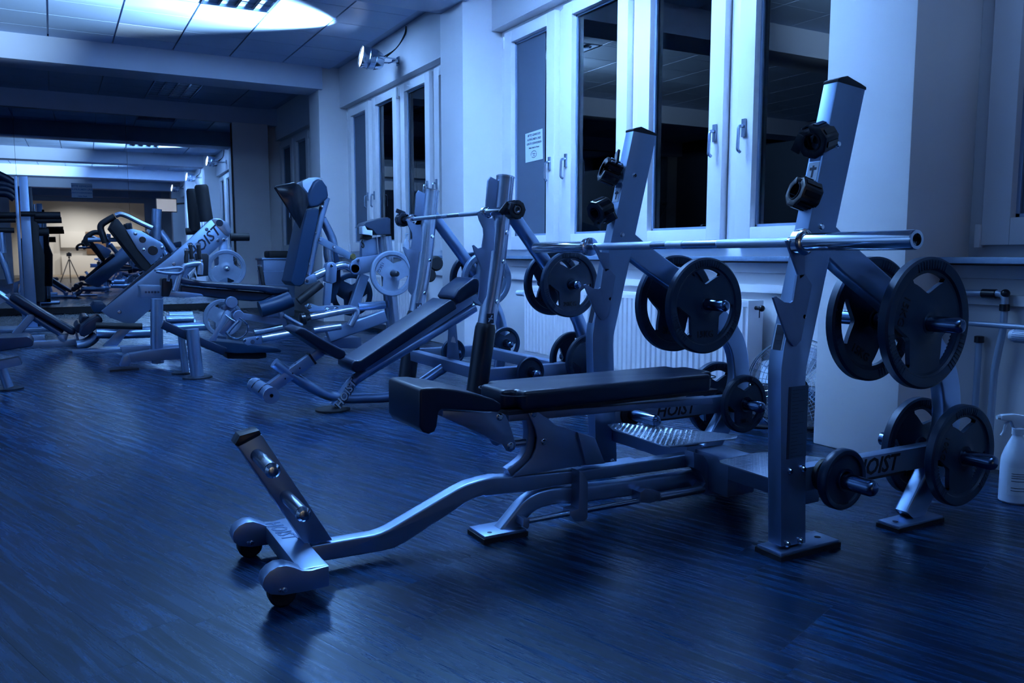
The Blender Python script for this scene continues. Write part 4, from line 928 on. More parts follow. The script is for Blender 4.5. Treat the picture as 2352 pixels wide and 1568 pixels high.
# ---- leg curl
YD = 6.55
LC = thing('leg_curl_machine', (1.0, YD, 0), 'low leg curl machine with a long black pad, upright grips and a curved wire handle', 'exercise machine')
flat(LC, 'bench_pad', 'c1', YD-0.14, [(445,622),(480,618),(650,652),(1200,686),(1425,708),(1434,735),(1428,752),(1300,764),(1180,742),(650,700),(450,672)], 0.28, 'vinyl', 0.018, 3, 42)
flat(LC, 'pad_body', 'c1', YD-0.10, [(450,690),(650,712),(1190,752),(1290,772),(1190,825),(1090,830),(860,812),(650,786),(450,760)], 0.20, 'vinyl', 0.012, 3, 42)
flat(LC, 'pad_bracket', 'c1', YD-0.11, [(330,745),(480,745),(640,765),(658,782),(480,800),(330,790)], 0.03, 'silver', 0.003)
flat(LC, 'index_box', 'c1', YD-0.10, [(78,690),(110,684),(285,690),(285,790),(80,798),(90,745)], 0.16, 'silver', 0.006)
for k in range(5):
    q = V2('c1', YD-0.102, 138+k*28, 748); bm = B(); cyl(bm, q, q+Vector((0,0.004,0)), 0.008, 10); obj('index_hole', bm, 'ink', LC)
flat(LC, 'clamp_block', 'c1', YD-0.12, [(280,630),(300,620),(375,625),(380,700),(345,790),(280,790)], 0.14, 'plastic', 0.008)
tub(LC, 'handle_loop', 'c1', YD-0.18, [(400,735),(440,600),(480,520),(530,500),(605,490),(630,500),(625,590)], 0.022, 'silver_gloss', 12)
tub(LC, 'handle_loop', 'c1', YD-0.20, [(230,560),(330,575),(440,575),(470,540),(430,525),(330,535),(235,545),(230,560)], 0.013, 'silver_gloss', 10)
tub(LC, 'handle_loop', 'c1', YD-0.16, [(340,650),(345,600),(380,580),(440,590)], 0.012, 'silver_gloss', 10)
grip(LC, 'c1', YD-0.18, (505,375), (498,505)); grip(LC, 'c1', YD-0.05, (537,325), (550,450)); grip(LC, 'c1', YD-0.18, (610,325), (624,455))
flat(LC, 'handle_plate', 'c1', YD-0.06, [(580,400),(690,400),(705,420),(700,600),(600,610),(585,500)], 0.03, 'plastic', 0.006)
a, b = at(452, 868, 2, 0), None
bm = B(); tube(bm, [(0.885, 6.32, 0.012), (0.862, 6.32, 0.36)], 0.046, 18); obj('front_post', bm, 'silver', LC)
bm = B(); lathe(bm, (0.885, 6.32, 0), (0,0,1), [(0,0),(0.105,0),(0.105,0.010),(0.095,0.014),(0,0.014)], 24); obj('foot_plate', bm, 'plastic', LC)
bm = B(); tube(bm, [(0.84, 6.60, 0.012), (0.82, 6.60, 0.33)], 0.026, 14); obj('front_post', bm, 'silver', LC)
bm = B(); lathe(bm, (0.82, 6.60, 0), (0,0,1), [(0,0),(0.08,0),(0.08,0.012),(0,0.012)], 20); obj('foot_plate', bm, 'plastic', LC)
p0, p1 = V2('e2', 7.1, 745, 850), V2('e2', 7.1, 742, 1230)
bm = B(); tube(bm, [p0, p1, (p1.x, 7.1, 0.03)], 0.047, 18); obj('rear_post', bm, 'silver', LC)
flat(LC, 'base_beam', 'e2', 7.0, [(480,1372),(760,1330),(1012,1308),(1012,1420),(500,1452),(455,1452)], 0.10, 'grey_coat', 0.006)
flat(LC, 'base_beam', 'e2', 7.3, [(395,1302),(700,1292),(1010,1285),(1010,1330),(420,1372)], 0.10, 'grey_coat', 0.006)
flat(LC, 'base_foot', 'e2', 6.992, [(430,1400),(480,1375),(502,1452),(470,1490),(395,1490)], 0.116, 'silver', 0.004)
q = V2('e2', 7.0, 440, 1490); bm = B(); box(bm, q.x-0.11, q.x+0.10, 6.97, 7.13, 0.0, 0.014); obj('foot_plate', bm, 'plastic', LC)
rec(LC, 'sloping_beam', 'd1', YD-0.2, [(-40,585),(300,740),(760,935)], 0.05, 0.062, 'vinyl')
flat(LC, 'tray', 'd1', YD-0.15, [(560,800),(660,800),(1000,835),(1450,890),(1500,925),(1480,950),(900,962),(770,945)], 0.30, 'vinyl_blue', 0.01)
flat(LC, 'weight_block', 'd1', YD-0.10, [(785,960),(870,945),(1300,955),(1300,1015),(1200,1032),(800,1030)], 0.2, 'rubber', 0.008)
flat(LC, 'lever_plate', 'd1', YD-0.22, [(560,790),(600,740),(760,420),(800,400),(840,420),(690,690),(650,800)], 0.02, 'silver', 0.003)
flat(LC, 'lever_plate', 'd1', YD-0.16, [(690,690),(880,470),(930,430),(990,460),(980,520),(860,640),(760,740)], 0.03, 'silver', 0.004)
bm = B(); q = V2('d1', YD-0.24, 855, 305); lathe(bm, q, (0,1,0), [(0,0),(0.04,0),(0.044,0.004),(0.044,0.05),(0,0.05)], 20); obj('pivot', bm, 'silver', LC)
bm = B(); q = V2('d1', YD-0.24, 945, 475); lathe(bm, q, (0,1,0), [(0,0),(0.036,0),(0.04,0.004),(0.04,0.10),(0,0.10)], 20); obj('pivot', bm, 'silver', LC)
flat(LC, 'pivot_block', 'd1', YD-0.18, [(735,360),(800,335),(880,360),(880,400),(830,430),(745,400)], 0.10, 'grey_coat', 0.005)
tub(LC, 'wire_handle', 'd1', YD-0.26, [(770,685),(830,740),(910,770),(985,745),(1040,690),(1062,620),(1030,560),(950,500)], 0.008, 'chrome', 8)
tub(LC, 'wire_link', 'd1', YD-0.24, [(770,465),(830,510),(910,560)], 0.006, 'steel', 6)
tub(LC, 'adjust_pin', 'd1', YD-0.25, [(800,700),(870,610),(940,540)], 0.012, 'steel', 8)
rec(LC, 'link_bar', 'd1', YD-0.10, [(985,480),(1480,560)], 0.02, 0.05, 'grey_coat')
tub(LC, 'push_tube', 'd1', YD-0.12, [(1140,690),(1500,622)], 0.026, 'silver_gloss', 12)
tub(LC, 'push_tube', 'd1', YD-0.26, [(1240,770),(1680,690)], 0.030, 'silver_gloss', 12)
flat(LC, 'clevis', 'd1', YD-0.28, [(1003,800),(1020,768),(1120,745),(1242,732),(1246,842),(1060,856),(1022,838)], 0.04, 'silver', 0.004)
for a, b, m_, r in ((1022,790,'chrome',0.012),(1182,765,'chrome',0.012),(1120,812,'ink',0.016)):
    q = V2('d1', YD-0.281, a, b); bm = B(); lathe(bm, q, (0,-1,0), [(r,0),(r,0.004),(r*0.6,0.009),(0,0.009)] if m_ == 'chrome' else [(0,0),(r,0),(r,0.002),(0,0.002)], 14); obj('clevis_bolt', bm, m_, LC)
flat(LC, 'upright_plate', 'd1', YD-0.05, [(1470,440),(1520,430),(1560,560),(1590,690),(1510,680),(1480,560)], 0.05, 'grey_coat', 0.004)
tub(LC, 'roller_pad', 'd1', YD-0.20, [(1215,395),(1440,330),(1610,262)], 0.062, 'vinyl_blue', 18)
grip(LC, 'c1', YD-0.05, (1165,520), (1200,700), 0.016)
tub(LC, 'grip_arm', 'c1', YD-0.05, [(1205,725),(1260,775),(1380,780)], 0.02, 'silver', 10)
tub(LC, 'brace_tube', 'd1', YD-0.06, [(1520,470),(1640,540),(1760,600)], 0.016, 'silver_gloss', 10)
# ---- leg press
YE = 8.75
LP_ = thing('leg_press', (0.9, YE, 0), 'large inclined leg press with pale sloping side rail, grey foot carriage and black posts', 'exercise machine')
rail = [(215,968),(300,1030),(470,1092),(525,1085),(690,945),(1100,560),(1300,385),(1422,262),(1450,205),(1425,140),(1355,96),(1290,86),(1242,110),(890,436),(560,690)]
flat(LP_, 'side_rail', 'e2', YE-0.30, rail, 0.05, 'silver', 0.006)
flat(LP_, 'rail_cap', 'e2', YE-0.306, [(1290,86),(1355,96),(1425,140),(1450,205),(1424,262),(1395,250),(1300,150),(1262,100)], 0.006, 'silver_gloss', 0.001)
flat(LP_, 'side_rail', 'e2', YE+0.25, rail, 0.05, 'silver', 0.006)
rec(LP_, 'track', 'e2', YE-0.20, [(285,950),(560,700),(880,440)], 0.06, 0.07, 'vinyl')
rec(LP_, 'track', 'e2', YE-0.24, [(340,920),(600,690),(850,480)], 0.03, 0.02, 'silver_gloss')
for a, b in ((1215,192),(1378,290),(1322,296),(388,975),(905,520)):
    q = V2('e2', YE-0.302, a, b); wbolt(LP_, q.x, q.y, q.z, 0.014, 0.008)
q = V2('e2', YE-0.309, 1338, 132); bm = B(); cyl(bm, q, q+Vector((0,0.003,0)), 0.034, 18); obj('rail_hole', bm, 'ink', LP_)
a, b = V2('e2', YE-0.302, 1080, 430), V2('e2', YE-0.302, 1300, 215)
text('logo', 'HOIST', 0.135, (a+b)/2+Vector((0,-0.002,0)), (b-a), Vector((-(b-a).z,0,(b-a).x)), 'ink', LP_, 0.001, 0.25, 0.002)
flat(LP_, 'foot_carriage', 'e2', YE-0.22, [(450,195),(520,188),(600,210),(800,325),(828,370),(800,420),(740,490),(690,530),(560,380)], 0.03, 'silver', 0.004)
flat(LP_, 'foot_platform', 'e2', YE-0.20, [(345,95),(375,92),(470,210),(690,530),(640,590),(600,560),(300,180)], 0.45, 'rubber', 0.006)
for a, b, r in ((608,290,0.030),(706,392,0.045)):
    q = V2('e2', YE-0.222, a, b); bm = B(); cyl(bm, q+Vector((0,-0.01,0)), q+Vector((0,0.006,0)), r, 20, 0.004); obj('carriage_knob', bm, 'plastic', LP_)
for a, b in ((540,232),(620,385),(795,365)): 
    q = V2('e2', YE-0.222, a, b); wbolt(LP_, q.x, q.y, q.z, 0.014, 0.006)
tub(LP_, 'carriage_handle', 'e2', YE-0.1, [(350,62),(400,48),(470,70),(580,125),(700,180)], 0.024, 'silver_gloss', 12)
tub(LP_, 'carriage_handle', 'e2', YE-0.1, [(345,70),(280,105),(222,145),(212,190),(235,260),(258,320)], 0.030, 'rubber', 12)
tub(LP_, 'carriage_handle', 'e2', YE+0.3, [(210,225),(150,222),(90,255),(70,300),(95,350)], 0.024, 'rubber', 12)
tub(LP_, 'carriage_bar', 'e2', YE+0.2, [(90,292),(400,290)], 0.022, 'silver_gloss', 10)
tub(LP_, 'arm_tube', 'e2', YE+0.0, [(745,0),(738,130),(735,290)], 0.045, 'silver', 14)
tub(LP_, 'arm_tube', 'e2', YE+0.05, [(765,215),(900,400)], 0.045, 'silver', 14)
for a, b, y, r in (((1440,175),(1462,490),YE+0.1,0.055), ((1508,145),(1550,420),YE-0.1,0.065)):
    p, q = V2('e1', y, *a), V2('e1', y, *b); bm = B(); lathe(bm, q, p-q, [(r,0),(r,(p-q).length-0.02),(r*0.8,(p-q).length),(0,(p-q).length)], 18); obj('plate_post', bm, 'rubber', LP_)
tub(LP_, 'rear_bar', 'e1', YE+0.1, [(1395,495),(1500,490)], 0.035, 'rubber', 12)
tub(LP_, 'plate_horn', 'e1', YE+0.0, [(1730,537),(1868,537)], 0.040, 'rubber', 14)
flat(LP_, 'leg', 'e2', YE-0.30, [(230,1302),(395,1135),(520,1110),(365,1302)], 0.06, 'silver', 0.004)
q = V2('e2', YE-0.30, 265, 1315); bm = B(); box(bm, q.x-0.28, q.x+0.24, YE-0.36, YE-0.2, 0.0, 0.03); obj('foot_plate', bm, 'silver', LP_, bevel=0.004)
tub(LP_, 'base_tube', 'e2', YE-0.1, [(170,1170),(420,1175),(680,1165)], 0.055, 'silver', 14)
for yy, (a, b), (c, dd) in ((YE-0.2, (830,1045), (1090,1040)), (YE, (830,1090), (1110,1082)), (YE-0.35, (830,1130), (1240,1105)), (YE-0.1, (860,1010), (1080,1005))):
    tub(LP_, 'cross_tube', 'e2', yy, [(a, b), (c, dd)], 0.042, 'silver', 12)
flat(LP_, 'shoulder_pad', 'e2', YE-0.15, [(10,1170),(30,1110),(90,1060),(180,1010),(225,1030),(232,1060),(200,1110),(120,1180),(50,1212),(15,1200)], 0.32, 'vinyl', 0.02, 3, 42)
tub(LP_, 'pad_support', 'e2', YE, [(-10,1290),(60,1275),(130,1235),(170,1180)], 0.05, 'silver', 12)
tub(LP_, 'release_bar', 'e2', YE-0.4, [(165,1102),(400,1108),(605,1112)], 0.030, 'rubber', 12)
flat(LP_, 'seat_shell', 'e2', YE+0.0, [(120,920),(150,880),(230,880),(280,930),(250,975),(150,985)], 0.3, 'vinyl_blue', 0.012)
flat(LP_, 'upright_column', 'e2', YE+0.35, [(1340,290),(1415,290),(1415,1100),(1340,1100)], 0.08, 'silver', 0.006)
q = at(520, 617, 1, YE-0.42)
bm = B(); lathe(bm, q+Vector((0,-0.04,0)), (0,1,0), [(0,0),(0.014,0.001),(0.024,0.008),(0.024,0.60),(0,0.60)], 16); obj('plate_peg', bm, 'steel', LP_)
plate('g20', (q.x, q.y, q.z), 'grey weight plate with upside-down 20KG marking on the leg press', None, 0.185, 0.036, 'iron_grey', '20KG', mark_ang=90, roll=PI/3*1, markmat='ink')
q = at(512, 730, 1, YE-0.38)
plate('g20', (q.x, q.y, q.z), 'grey weight plate low behind the leg curl machine', None, 0.185, 0.036, 'iron_grey', '20KG', mark_ang=90, markmat='ink')
bm = B(); cyl(bm, q+Vector((0,-0.03,0)), q+Vector((0,0.2,0)), 0.024, 14); obj('plate_peg', bm, 'steel', LP_)
bm = B(); box(bm, q.x-0.05, q.x+0.05, YE-0.25, YE-0.15, 0.0, q.z+0.06); obj('peg_post', bm, 'silver', LP_, bevel=0.004)
# ================================================================== left edge of the room
# decline bench
YQ = 9.2
DB = thing('decline_bench', (-0.3, YQ, 0), 'decline bench with a sloping dark pad beside the mirror', 'weight bench')
flat(DB, 'pad', 'l2', YQ-0.14, [(112,355),(118,315),(150,285),(192,284),(560,515),(905,718),(912,750),(888,786),(835,772),(480,560)], 0.28, 'vinyl', 0.02, 3, 42)
tub(DB, 'spine_tube', 'l2', YQ, [(-40,270),(40,318),(340,520),(740,765)], 0.036, 'silver', 12)
rec(DB, 'prop', 'l2', YQ-0.03, [(372,560),(185,775)], 0.06, 0.07, 'silver')
flat(DB, 'pivot_bracket', 'l2', YQ-0.05, [(318,570),(350,535),(400,530),(425,565),(415,590),(370,605)], 0.10, 'silver', 0.004)
flat(DB, 'base_beam', 'l2', YQ-0.05, [(240,870),(395,852),(680,842),(930,832),(945,905),(640,925),(240,955)], 0.10, 'silver', 0.006)
flat(DB, 'hinge_bracket', 'l2', YQ-0.06, [(680,800),(730,780),(825,765),(800,845),(770,868),(725,855)], 0.12, 'silver', 0.004)
flat(DB, 'roller_mount', 'l2', YQ-0.05, [(905,760),(930,745),(960,880),(975,900),(930,910)], 0.10, 'silver', 0.004)
for a, b, r in ((965,700,0.05), (1030,615,0.05)):
    q = V2('l2', YQ-0.25, a, b); bm = B(); lathe(bm, q, (0,1,0), [(0,0),(r*0.8,0),(r,0.01),(r,0.5),(r*0.8,0.51),(0,0.51)], 18); obj('foam_roller', bm, 'vinyl', DB)
q = V2('l2', YQ, 60, 250); bm = B(); bar(bm, (q.x-0.45, YQ, 0.30), (q.x+0.05, YQ, q.z-0.05), 0.06, 0.06); obj('rear_leg', bm, 'silver', DB)
for xx in (-0.75, 0.2):
    bm = B(); box(bm, xx-0.04, xx+0.04, YQ-0.28, YQ+0.28, 0.0, 0.06); obj('cross_foot', bm, 'silver', DB, bevel=0.004)
bm = B(); box(bm, -0.78, -0.1, YQ-0.04, YQ+0.04, 0.03, 0.12); obj('base_beam', bm, 'silver', DB, bevel=0.004)
bm = B(); box(bm, q.x-0.46, q.x-0.38, YQ-0.04, YQ+0.04, 0.05, 0.33); obj('rear_post', bm, 'silver', DB, bevel=0.004)
# bench whose rounded pad enters at the left edge
YN2 = 6.25
EB = thing('flat_bench', (-0.6, YN2+0.1, 0), 'dark flat bench cut off by the left edge of the picture', 'weight bench')
flat(EB, 'pad', 'l2', YN2, [(-330,835),(0,815),(320,795),(362,812),(395,862),(400,895),(380,918),(0,978),(-330,1030)], 0.28, 'vinyl', 0.028, 4, 42)
flat(EB, 'pad_rail', 'l2', YN2+0.08, [(-330,1160),(0,1088),(212,1045),(240,1070),(268,1140),(0,1192),(-330,1260)], 0.10, 'grey_coat', 0.006)
q = V2('l2', YN2+0.13, 25, 1180); 
bm = B(); tube(bm, [(q.x, YN2+0.13, q.z), (q.x+0.03, YN2+0.13, 0.015)], 0.030, 14); obj('leg', bm, 'silver', EB)
bm = B(); lathe(bm, (q.x+0.03, YN2+0.13, 0), (0,0,1), [(0,0),(0.09,0),(0.09,0.012),(0,0.012)], 20); obj('foot_plate', bm, 'plastic', EB)
bm = B(); tube(bm, [(q.x-0.55, YN2+0.13, 0.30), (q.x-0.62, YN2+0.13, 0.015)], 0.030, 14); obj('leg', bm, 'silver', EB)
# cable rack by the mirror
YS = 11.3
CR = thing('cable_rack', (-0.35, YS, 0), 'tall cable rack with dark weight stack and black bars at the left edge', 'exercise machine')
a = [V2('s1', YS, x, 90) for x in (270, 395)]; b_ = [at(x, 758, 1, YS) for x in (60, 88)]
bm = B(); prism(bm, [(a[0].x, a[0].z), (a[1].x, a[1].z), (b_[1].x, 0.03), (b_[0].x, 0.03)], 1, YS, YS+0.10); obj('column', bm, 'silver', CR, bevel=0.004)
a = [V2('s1', YS-0.1, x, 88) for x in (200, 242)]; b_ = [at(x, 758, 1, YS-0.1) for x in (52, 60)]
bm = B(); prism(bm, [(a[0].x, a[0].z), (a[1].x, a[1].z), (b_[1].x, 0.03), (b_[0].x, 0.03)], 1, YS-0.1, YS-0.03); obj('column', bm, 'silver', CR, bevel=0.004)
a = [V2('s1', YS+0.1, x, 240) for x in (405, 455)]; b_ = [at(x, 745, 1, YS+0.1) for x in (82, 96)]
bm = B(); prism(bm, [(a[0].x, a[0].z), (a[1].x, a[1].z), (b_[1].x, 0.03), (b_[0].x, 0.03)], 1, YS+0.1, YS+0.2); obj('column', bm, 'vinyl', CR, bevel=0.004)
q = at(72, 760, 1, YS); bm = B(); box(bm, q.x-0.5, q.x+0.25, YS-0.2, YS+0.3, 0.0, 0.04); obj('base_plate', bm, 'silver', CR, bevel=0.006)
for (x0, y0, x1, y1, r, yy) in ((-60,650,230,650,0.032,YS-0.15), (300,635,510,635,0.03,YS-0.15), (500,655,872,655,0.042,YS+0.05), (-60,722,225,722,0.03,YS-0.12), (505,728,888,724,0.036,YS+0.08), (550,892,705,892,0.05,YS+0.1), (-60,868,205,872,0.03,YS-0.12)):
    tub(CR, 'crossbar', 's1', yy, [(x0, y0), (x1, y1)], r, 'rubber', 12)
for pts in ([(-40,60),(100,130),(205,205)], [(-40,190),(100,215),(210,260)], [(-40,265),(120,280),(215,350)], [(-40,330),(120,350),(215,420)]):
    tub(CR, 'top_arm', 's1', YS-0.05, pts, 0.045, 'vinyl', 12)
flat(CR, 'weight_stack', 's1', YS+0.05, [(450,740),(520,740),(560,800),(560,1010),(640,1220),(640,1900),(470,1900),(460,1100)], 0.35, 'rubber', 0.006)
for k, (x0, y0, x1, y1) in enumerate(((10,900,45,1200),(60,1330,150,1640),(-10,1180,80,1420))):
    tub(CR, 'side_tube', 's1', YS-0.3, [(x0, y0), (x1, y1)], 0.035, 'silver', 12)
for k in range(3):
    q = V2('s1', YS+0.2, 470+k*22, 900); bm = B(); cyl(bm, (q.x, YS+0.2, 0.1), (q.x, YS+0.2, 1.5), 0.012, 10); obj('guide_rod', bm, 'steel', CR)
# wall stand with a black box, in the dark corner
ST = thing('waste_bin', (2.86, 12.2, 0), 'slatted grey waste bin with black lid in the dark corner', 'bin')
bm = B(); q = [(2.60,0.0),(3.10,0.0),(3.13,0.86),(2.57,0.86)]
A_ = [(2.66,12.02),(3.06,12.02),(3.06,12.38),(2.66,12.38)]
vs0 = [bm.verts.new((x, y, 0.0)) for x, y in A_]; vs1 = [bm.verts.new((2.86+(x-2.86)*1.15, 12.2+(y-12.2)*1.15, 0.82)) for x, y in A_]
bm.faces.new(vs0[::-1]); bm.faces.new(vs1)
for i in range(4): bm.faces.new((vs0[i], vs0[(i+1) % 4], vs1[(i+1) % 4], vs1[i]))
obj('body', bm, 'grey_coat', ST, bevel=0.01)
for z in (0.25, 0.45, 0.65):
    s_ = 1+0.15*z/0.82; bm = B(); box(bm, 2.86-0.205*s_, 2.86+0.205*s_, 12.2-0.185*s_, 12.2+0.185*s_, z, z+0.02); obj('band', bm, 'silver', ST)
bm = B(); box(bm, 2.61, 3.11, 11.98, 12.42, 0.82, 0.85); obj('rim', bm, 'silver', ST, bevel=0.005)
bm = B(); box(bm, 2.72, 3.06, 12.02, 12.36, 0.85, 0.95); obj('lid', bm, 'rubber', ST, bevel=0.03)
# ================================================================== small things by the windows
# wire floor fan
fc = at(1832, 886, 1, 2.92); fax = Vector((-0.62, -0.76, 0.16)).normalized(); FRd = 0.245
FN = thing('floor_fan', (fc.x, fc.y, 0), 'round chrome wire floor fan behind the nearest upright', 'fan')
fu = fax.cross(Vector((0,0,1))).normalized(); fv = fu.cross(fax)
def fp(r, a, h): return fc+fax*h+(fu*math.cos(a)+fv*math.sin(a))*r
bm = B()
def ringw(bm, r, h, w, n=48): tube(bm, [fp(r, 2*PI*k/n, h) for k in range(n)], w, 5, True)
dome = lambda t: 0.075*(1-t*t)+0.03
for k in range(1, 15): t = k/14.5; ringw(bm, FRd*t, dome(t), 0.0013)
for k in range(36):
    a = 2*PI*k/36; tube(bm, [fp(FRd*t, a, dome(t)) for t in (0.15, 0.4, 0.65, 0.85, 1.0)]+[fp(FRd, a, -0.06), fp(FRd*0.75, a, -0.085), fp(FRd*0.3, a, -0.09)], 0.0012, 4)
o = obj('wire_cage', bm, 'chrome', FN); o['kind'] = 'stuff'
bm = B()
for h in (0.03, -0.06): ringw(bm, FRd, h, 0.004)
obj('cage_ring', bm, 'chrome', FN)
bm = B(); lathe(bm, fc, fax, [(0,0.02),(0.035,0.02),(0.05,0.01),(0.055,-0.03),(0.055,-0.10),(0.04,-0.14),(0,-0.145)], 20); obj('motor', bm, 'plastic', FN)
for k in range(4):
    a = 2*PI*k/4+0.3; bm = B()
    vs = [fp(0.05, a-0.3, 0.02), fp(0.21, a-0.25, 0.01), fp(0.225, a+0.25, -0.02), fp(0.19, a+0.5, -0.035), fp(0.05, a+0.4, -0.02)]
    A1 = [bm.verts.new(v) for v in vs]; A2 = [bm.verts.new(v-fax*0.003) for v in vs]; bm.faces.new(A1); bm.faces.new(A2[::-1])
    for i in range(5): bm.faces.new((A1[i], A1[(i+1) % 5], A2[(i+1) % 5], A2[i]))
    obj('blade', bm, 'steel', FN)
bm = B(); tube(bm, fillet([fp(FRd+0.01, PI, -0.02), Vector((fc.x, fc.y, 0))+fu*(-0.27)+Vector((0,0,0.05))-fax*0.02, Vector((fc.x, fc.y, 0.02))+fu*(-0.22)-fax*0.22, Vector((fc.x, fc.y, 0.02))+fu*0.22-fax*0.22, Vector((fc.x, fc.y, 0))+fu*0.27+Vector((0,0,0.05))-fax*0.02, fp(FRd+0.01, 0, -0.02)], 0.06), 0.011, 10); obj('stand', bm, 'plastic', FN)
bm = B(); tube(bm, fillet([Vector((fc.x, fc.y, 0.012))-fu*0.27-fax*0.02, Vector((fc.x, fc.y, 0.012))-fu*0.25+fax*0.16, Vector((fc.x, fc.y, 0.012))+fu*0.25+fax*0.16, Vector((fc.x, fc.y, 0.012))+fu*0.27-fax*0.02], 0.06), 0.011, 10); obj('stand', bm, 'plastic', FN)
# spray bottle on the floor at the right edge
def spray(x, y, z, s, label, face):
    T = thing('spray_bottle', (x, y, z), label, 'spray bottle', 'white spray bottles')
    bm = B(); lathe(bm, (x, y, z), (0,0,1), [(0,0),(0.044*s,0),(0.049*s,0.006*s),(0.049*s,0.15*s),(0.047*s,0.165*s),(0.036*s,0.20*s),(0.022*s,0.232*s),(0.016*s,0.245*s),(0.016*s,0.252*s),(0,0.252*s)], 28); obj('body', bm, 'bottle_white', T)
    bm = B(); lathe(bm, (x, y, z+0.25*s), (0,0,1), [(0,0),(0.019*s,0),(0.019*s,0.022*s),(0.015*s,0.026*s),(0,0.026*s)], 18); obj('screw_cap', bm, 'white_plastic', T)
    f = Vector(face).normalized(); sd = f.cross(Vector((0,0,1))).normalized()
    def q(a, h): return Vector((x, y, z))+f*a*s+Vector((0,0,h*s))
    bm = B(); out = [q(-0.035,0.295),(q(-0.03,0.318)),q(0.02,0.326),q(0.066,0.322),q(0.068,0.304),q(0.03,0.300),q(0.018,0.274),q(-0.014,0.274)]
    A1 = [bm.verts.new(p+sd*0.012*s) for p in out]; A2 = [bm.verts.new(p-sd*0.012*s) for p in out]; bm.faces.new(A1); bm.faces.new(A2[::-1])
    for i in range(len(out)): bm.faces.new((A1[i], A1[(i+1) % len(out)], A2[(i+1) % len(out)], A2[i]))
    H = obj('spray_head', bm, 'white_plastic', T, bevel=0.003*s)
    bm = B(); tube(bm, spline([q(0.032,0.300), q(0.046,0.285), q(0.050,0.262), q(0.060,0.245)], 4), 0.0045*s, 8); obj('trigger', bm, 'white_plastic', T)
    bm = B(); cyl(bm, q(0.066,0.313), q(0.078,0.313), 0.008*s, 12); obj('nozzle', bm, 'white_plastic', T)
    return T
BT = spray(3.03, 1.655, 0, 1.0, 'white spray bottle on the floor at the right edge of the picture', (-0.85, 0.5, 0))
bm = B()
R0 = 0.0496; n = 14; va = [(-1.0+2.0*k/n) for k in range(n+1)]; base = math.atan2(-0.87, -0.5)
rows = [[bm.verts.new((3.03+R0*math.cos(base+t), 1.655+R0*math.sin(base+t), zz)) for zz in (0.035, 0.135)] for t in va]
for i in range(n): bm.faces.new((rows[i][0], rows[i+1][0], rows[i+1][1], rows[i][1]))
LBL = obj('label', bm, 'label_white', BT)
bm = B()
for k, zz in enumerate((0.112, 0.104, 0.096, 0.085, 0.06, 0.05)):
    t0, t1 = -0.75, (0.5 if k % 2 else 0.15)
    r_ = [[bm.verts.new((3.03+(R0+0.0004)*math.cos(base+t), 1.655+(R0+0.0004)*math.sin(base+t), z2)) for z2 in (zz, zz+0.0022)] for t in [t0+(t1-t0)*i/8 for i in range(9)]]
    for i in range(8): bm.faces.new((r_[i][0], r_[i+1][0], r_[i+1][1], r_[i][1]))
o = obj('print', bm, 'ink', LBL); o['kind'] = 'stuff'
q = at(930, 578, 0, 3.42); spray(3.44, q.y, 0.89, 0.75, 'small white bottle standing on the far window board', (0, -1, 0))
# heating pipes and valve by the right edge
PP = thing('heating_pipe', (3.37, 1.95, 0), 'grey heating pipes on the wall below the right window', 'pipe')
for pts, r in (([(3.37,2.21,0.735),(3.37,1.925,0.742),(3.37,1.925,0.60),(3.37,1.95,0.42),(3.37,1.955,0.0)], 0.014), ([(3.36,2.21,0.612),(3.36,1.80,0.612),(3.36,1.60,0.602)], 0.012), ([(3.385,2.03,0.55),(3.385,2.03,0.0)], 0.013)):
    bm = B(); tube(bm, fillet(pts, 0.03), r, 12); obj('pipe_run', bm, 'pipe', PP)
for p, d, L in (((3.37,2.02,0.739),(0,-1,0),0.06), ((3.37,1.925,0.70),(0,0,-1),0.03), ((3.385,2.03,0.56),(0,0,-1),0.03)):
    bm = B(); lathe(bm, p, d, [(0.012,0),(0.019,0.002),(0.019,L-0.002),(0.012,L)], 14); obj('coupling', bm, 'plastic', PP)
bm = B(); ball(bm, (3.37,1.925,0.742), 0.018); obj('elbow', bm, 'plastic', PP)
VL = thing('radiator_valve', (3.33, 1.80, 0.575), 'white ribbed radiator thermostat at the right edge', 'valve')
bm = B(); lathe(bm, (3.33, 1.875, 0.578), (0,-1,0), [(0,0),(0.014,0),(0.021,0.004),(0.025,0.012),(0.025,0.10),(0.018,0.11),(0,0.11)], 20); obj('knob', bm, 'white_plastic', VL)
for k in range(20):
    a = 2*PI*k/20; bm = B(); obox(bm, (3.33+0.0255*math.cos(a), 1.815, 0.578+0.0255*math.sin(a)), Vector((math.cos(a),0,math.sin(a)))*0.0012, Vector((0,0.038,0)), Vector((-math.sin(a),0,math.cos(a)))*0.0014); obj('rib', bm, 'ceiling_rail', VL)
# notice in the window
NT = thing('paper_notice', (3.527, 5.93, 1.67), 'white printed notice stuck inside the window pane, left of the near rack', 'notice')
xg_ = XG-0.0255
bm = B(); vs = [(xg_, 6.073, 1.667), (xg_, 5.790, 1.672), (xg_, 5.800, 1.915), (xg_, 6.078, 1.905)]
A1 = [bm.verts.new(v) for v in vs]; A2 = [bm.verts.new((v[0]+0.0006, v[1], v[2])) for v in vs]; bm.faces.new(A1); bm.faces.new(A2[::-1])
for i in range(4): bm.faces.new((A1[i], A1[(i+1) % 4], A2[(i+1) % 4], A2[i]))
obj('sheet', bm, 'paper', NT, smooth=False)
for s_, z, sz in (('BITTE GEWICHTE', 1.882, 0.026), ('AUFRÄUMEN UND', 1.848, 0.026), ('GERÄTE DESINFIZIEREN', 1.814, 0.0225), ('Vielen Dank im Voraus', 1.780, 0.018)):
    text('lettering', s_, sz, (xg_-0.0008, 5.935, z), (0,-1,0), (0,0,1), 'ink', NT, 0.0003, 0.2, 0.0004)
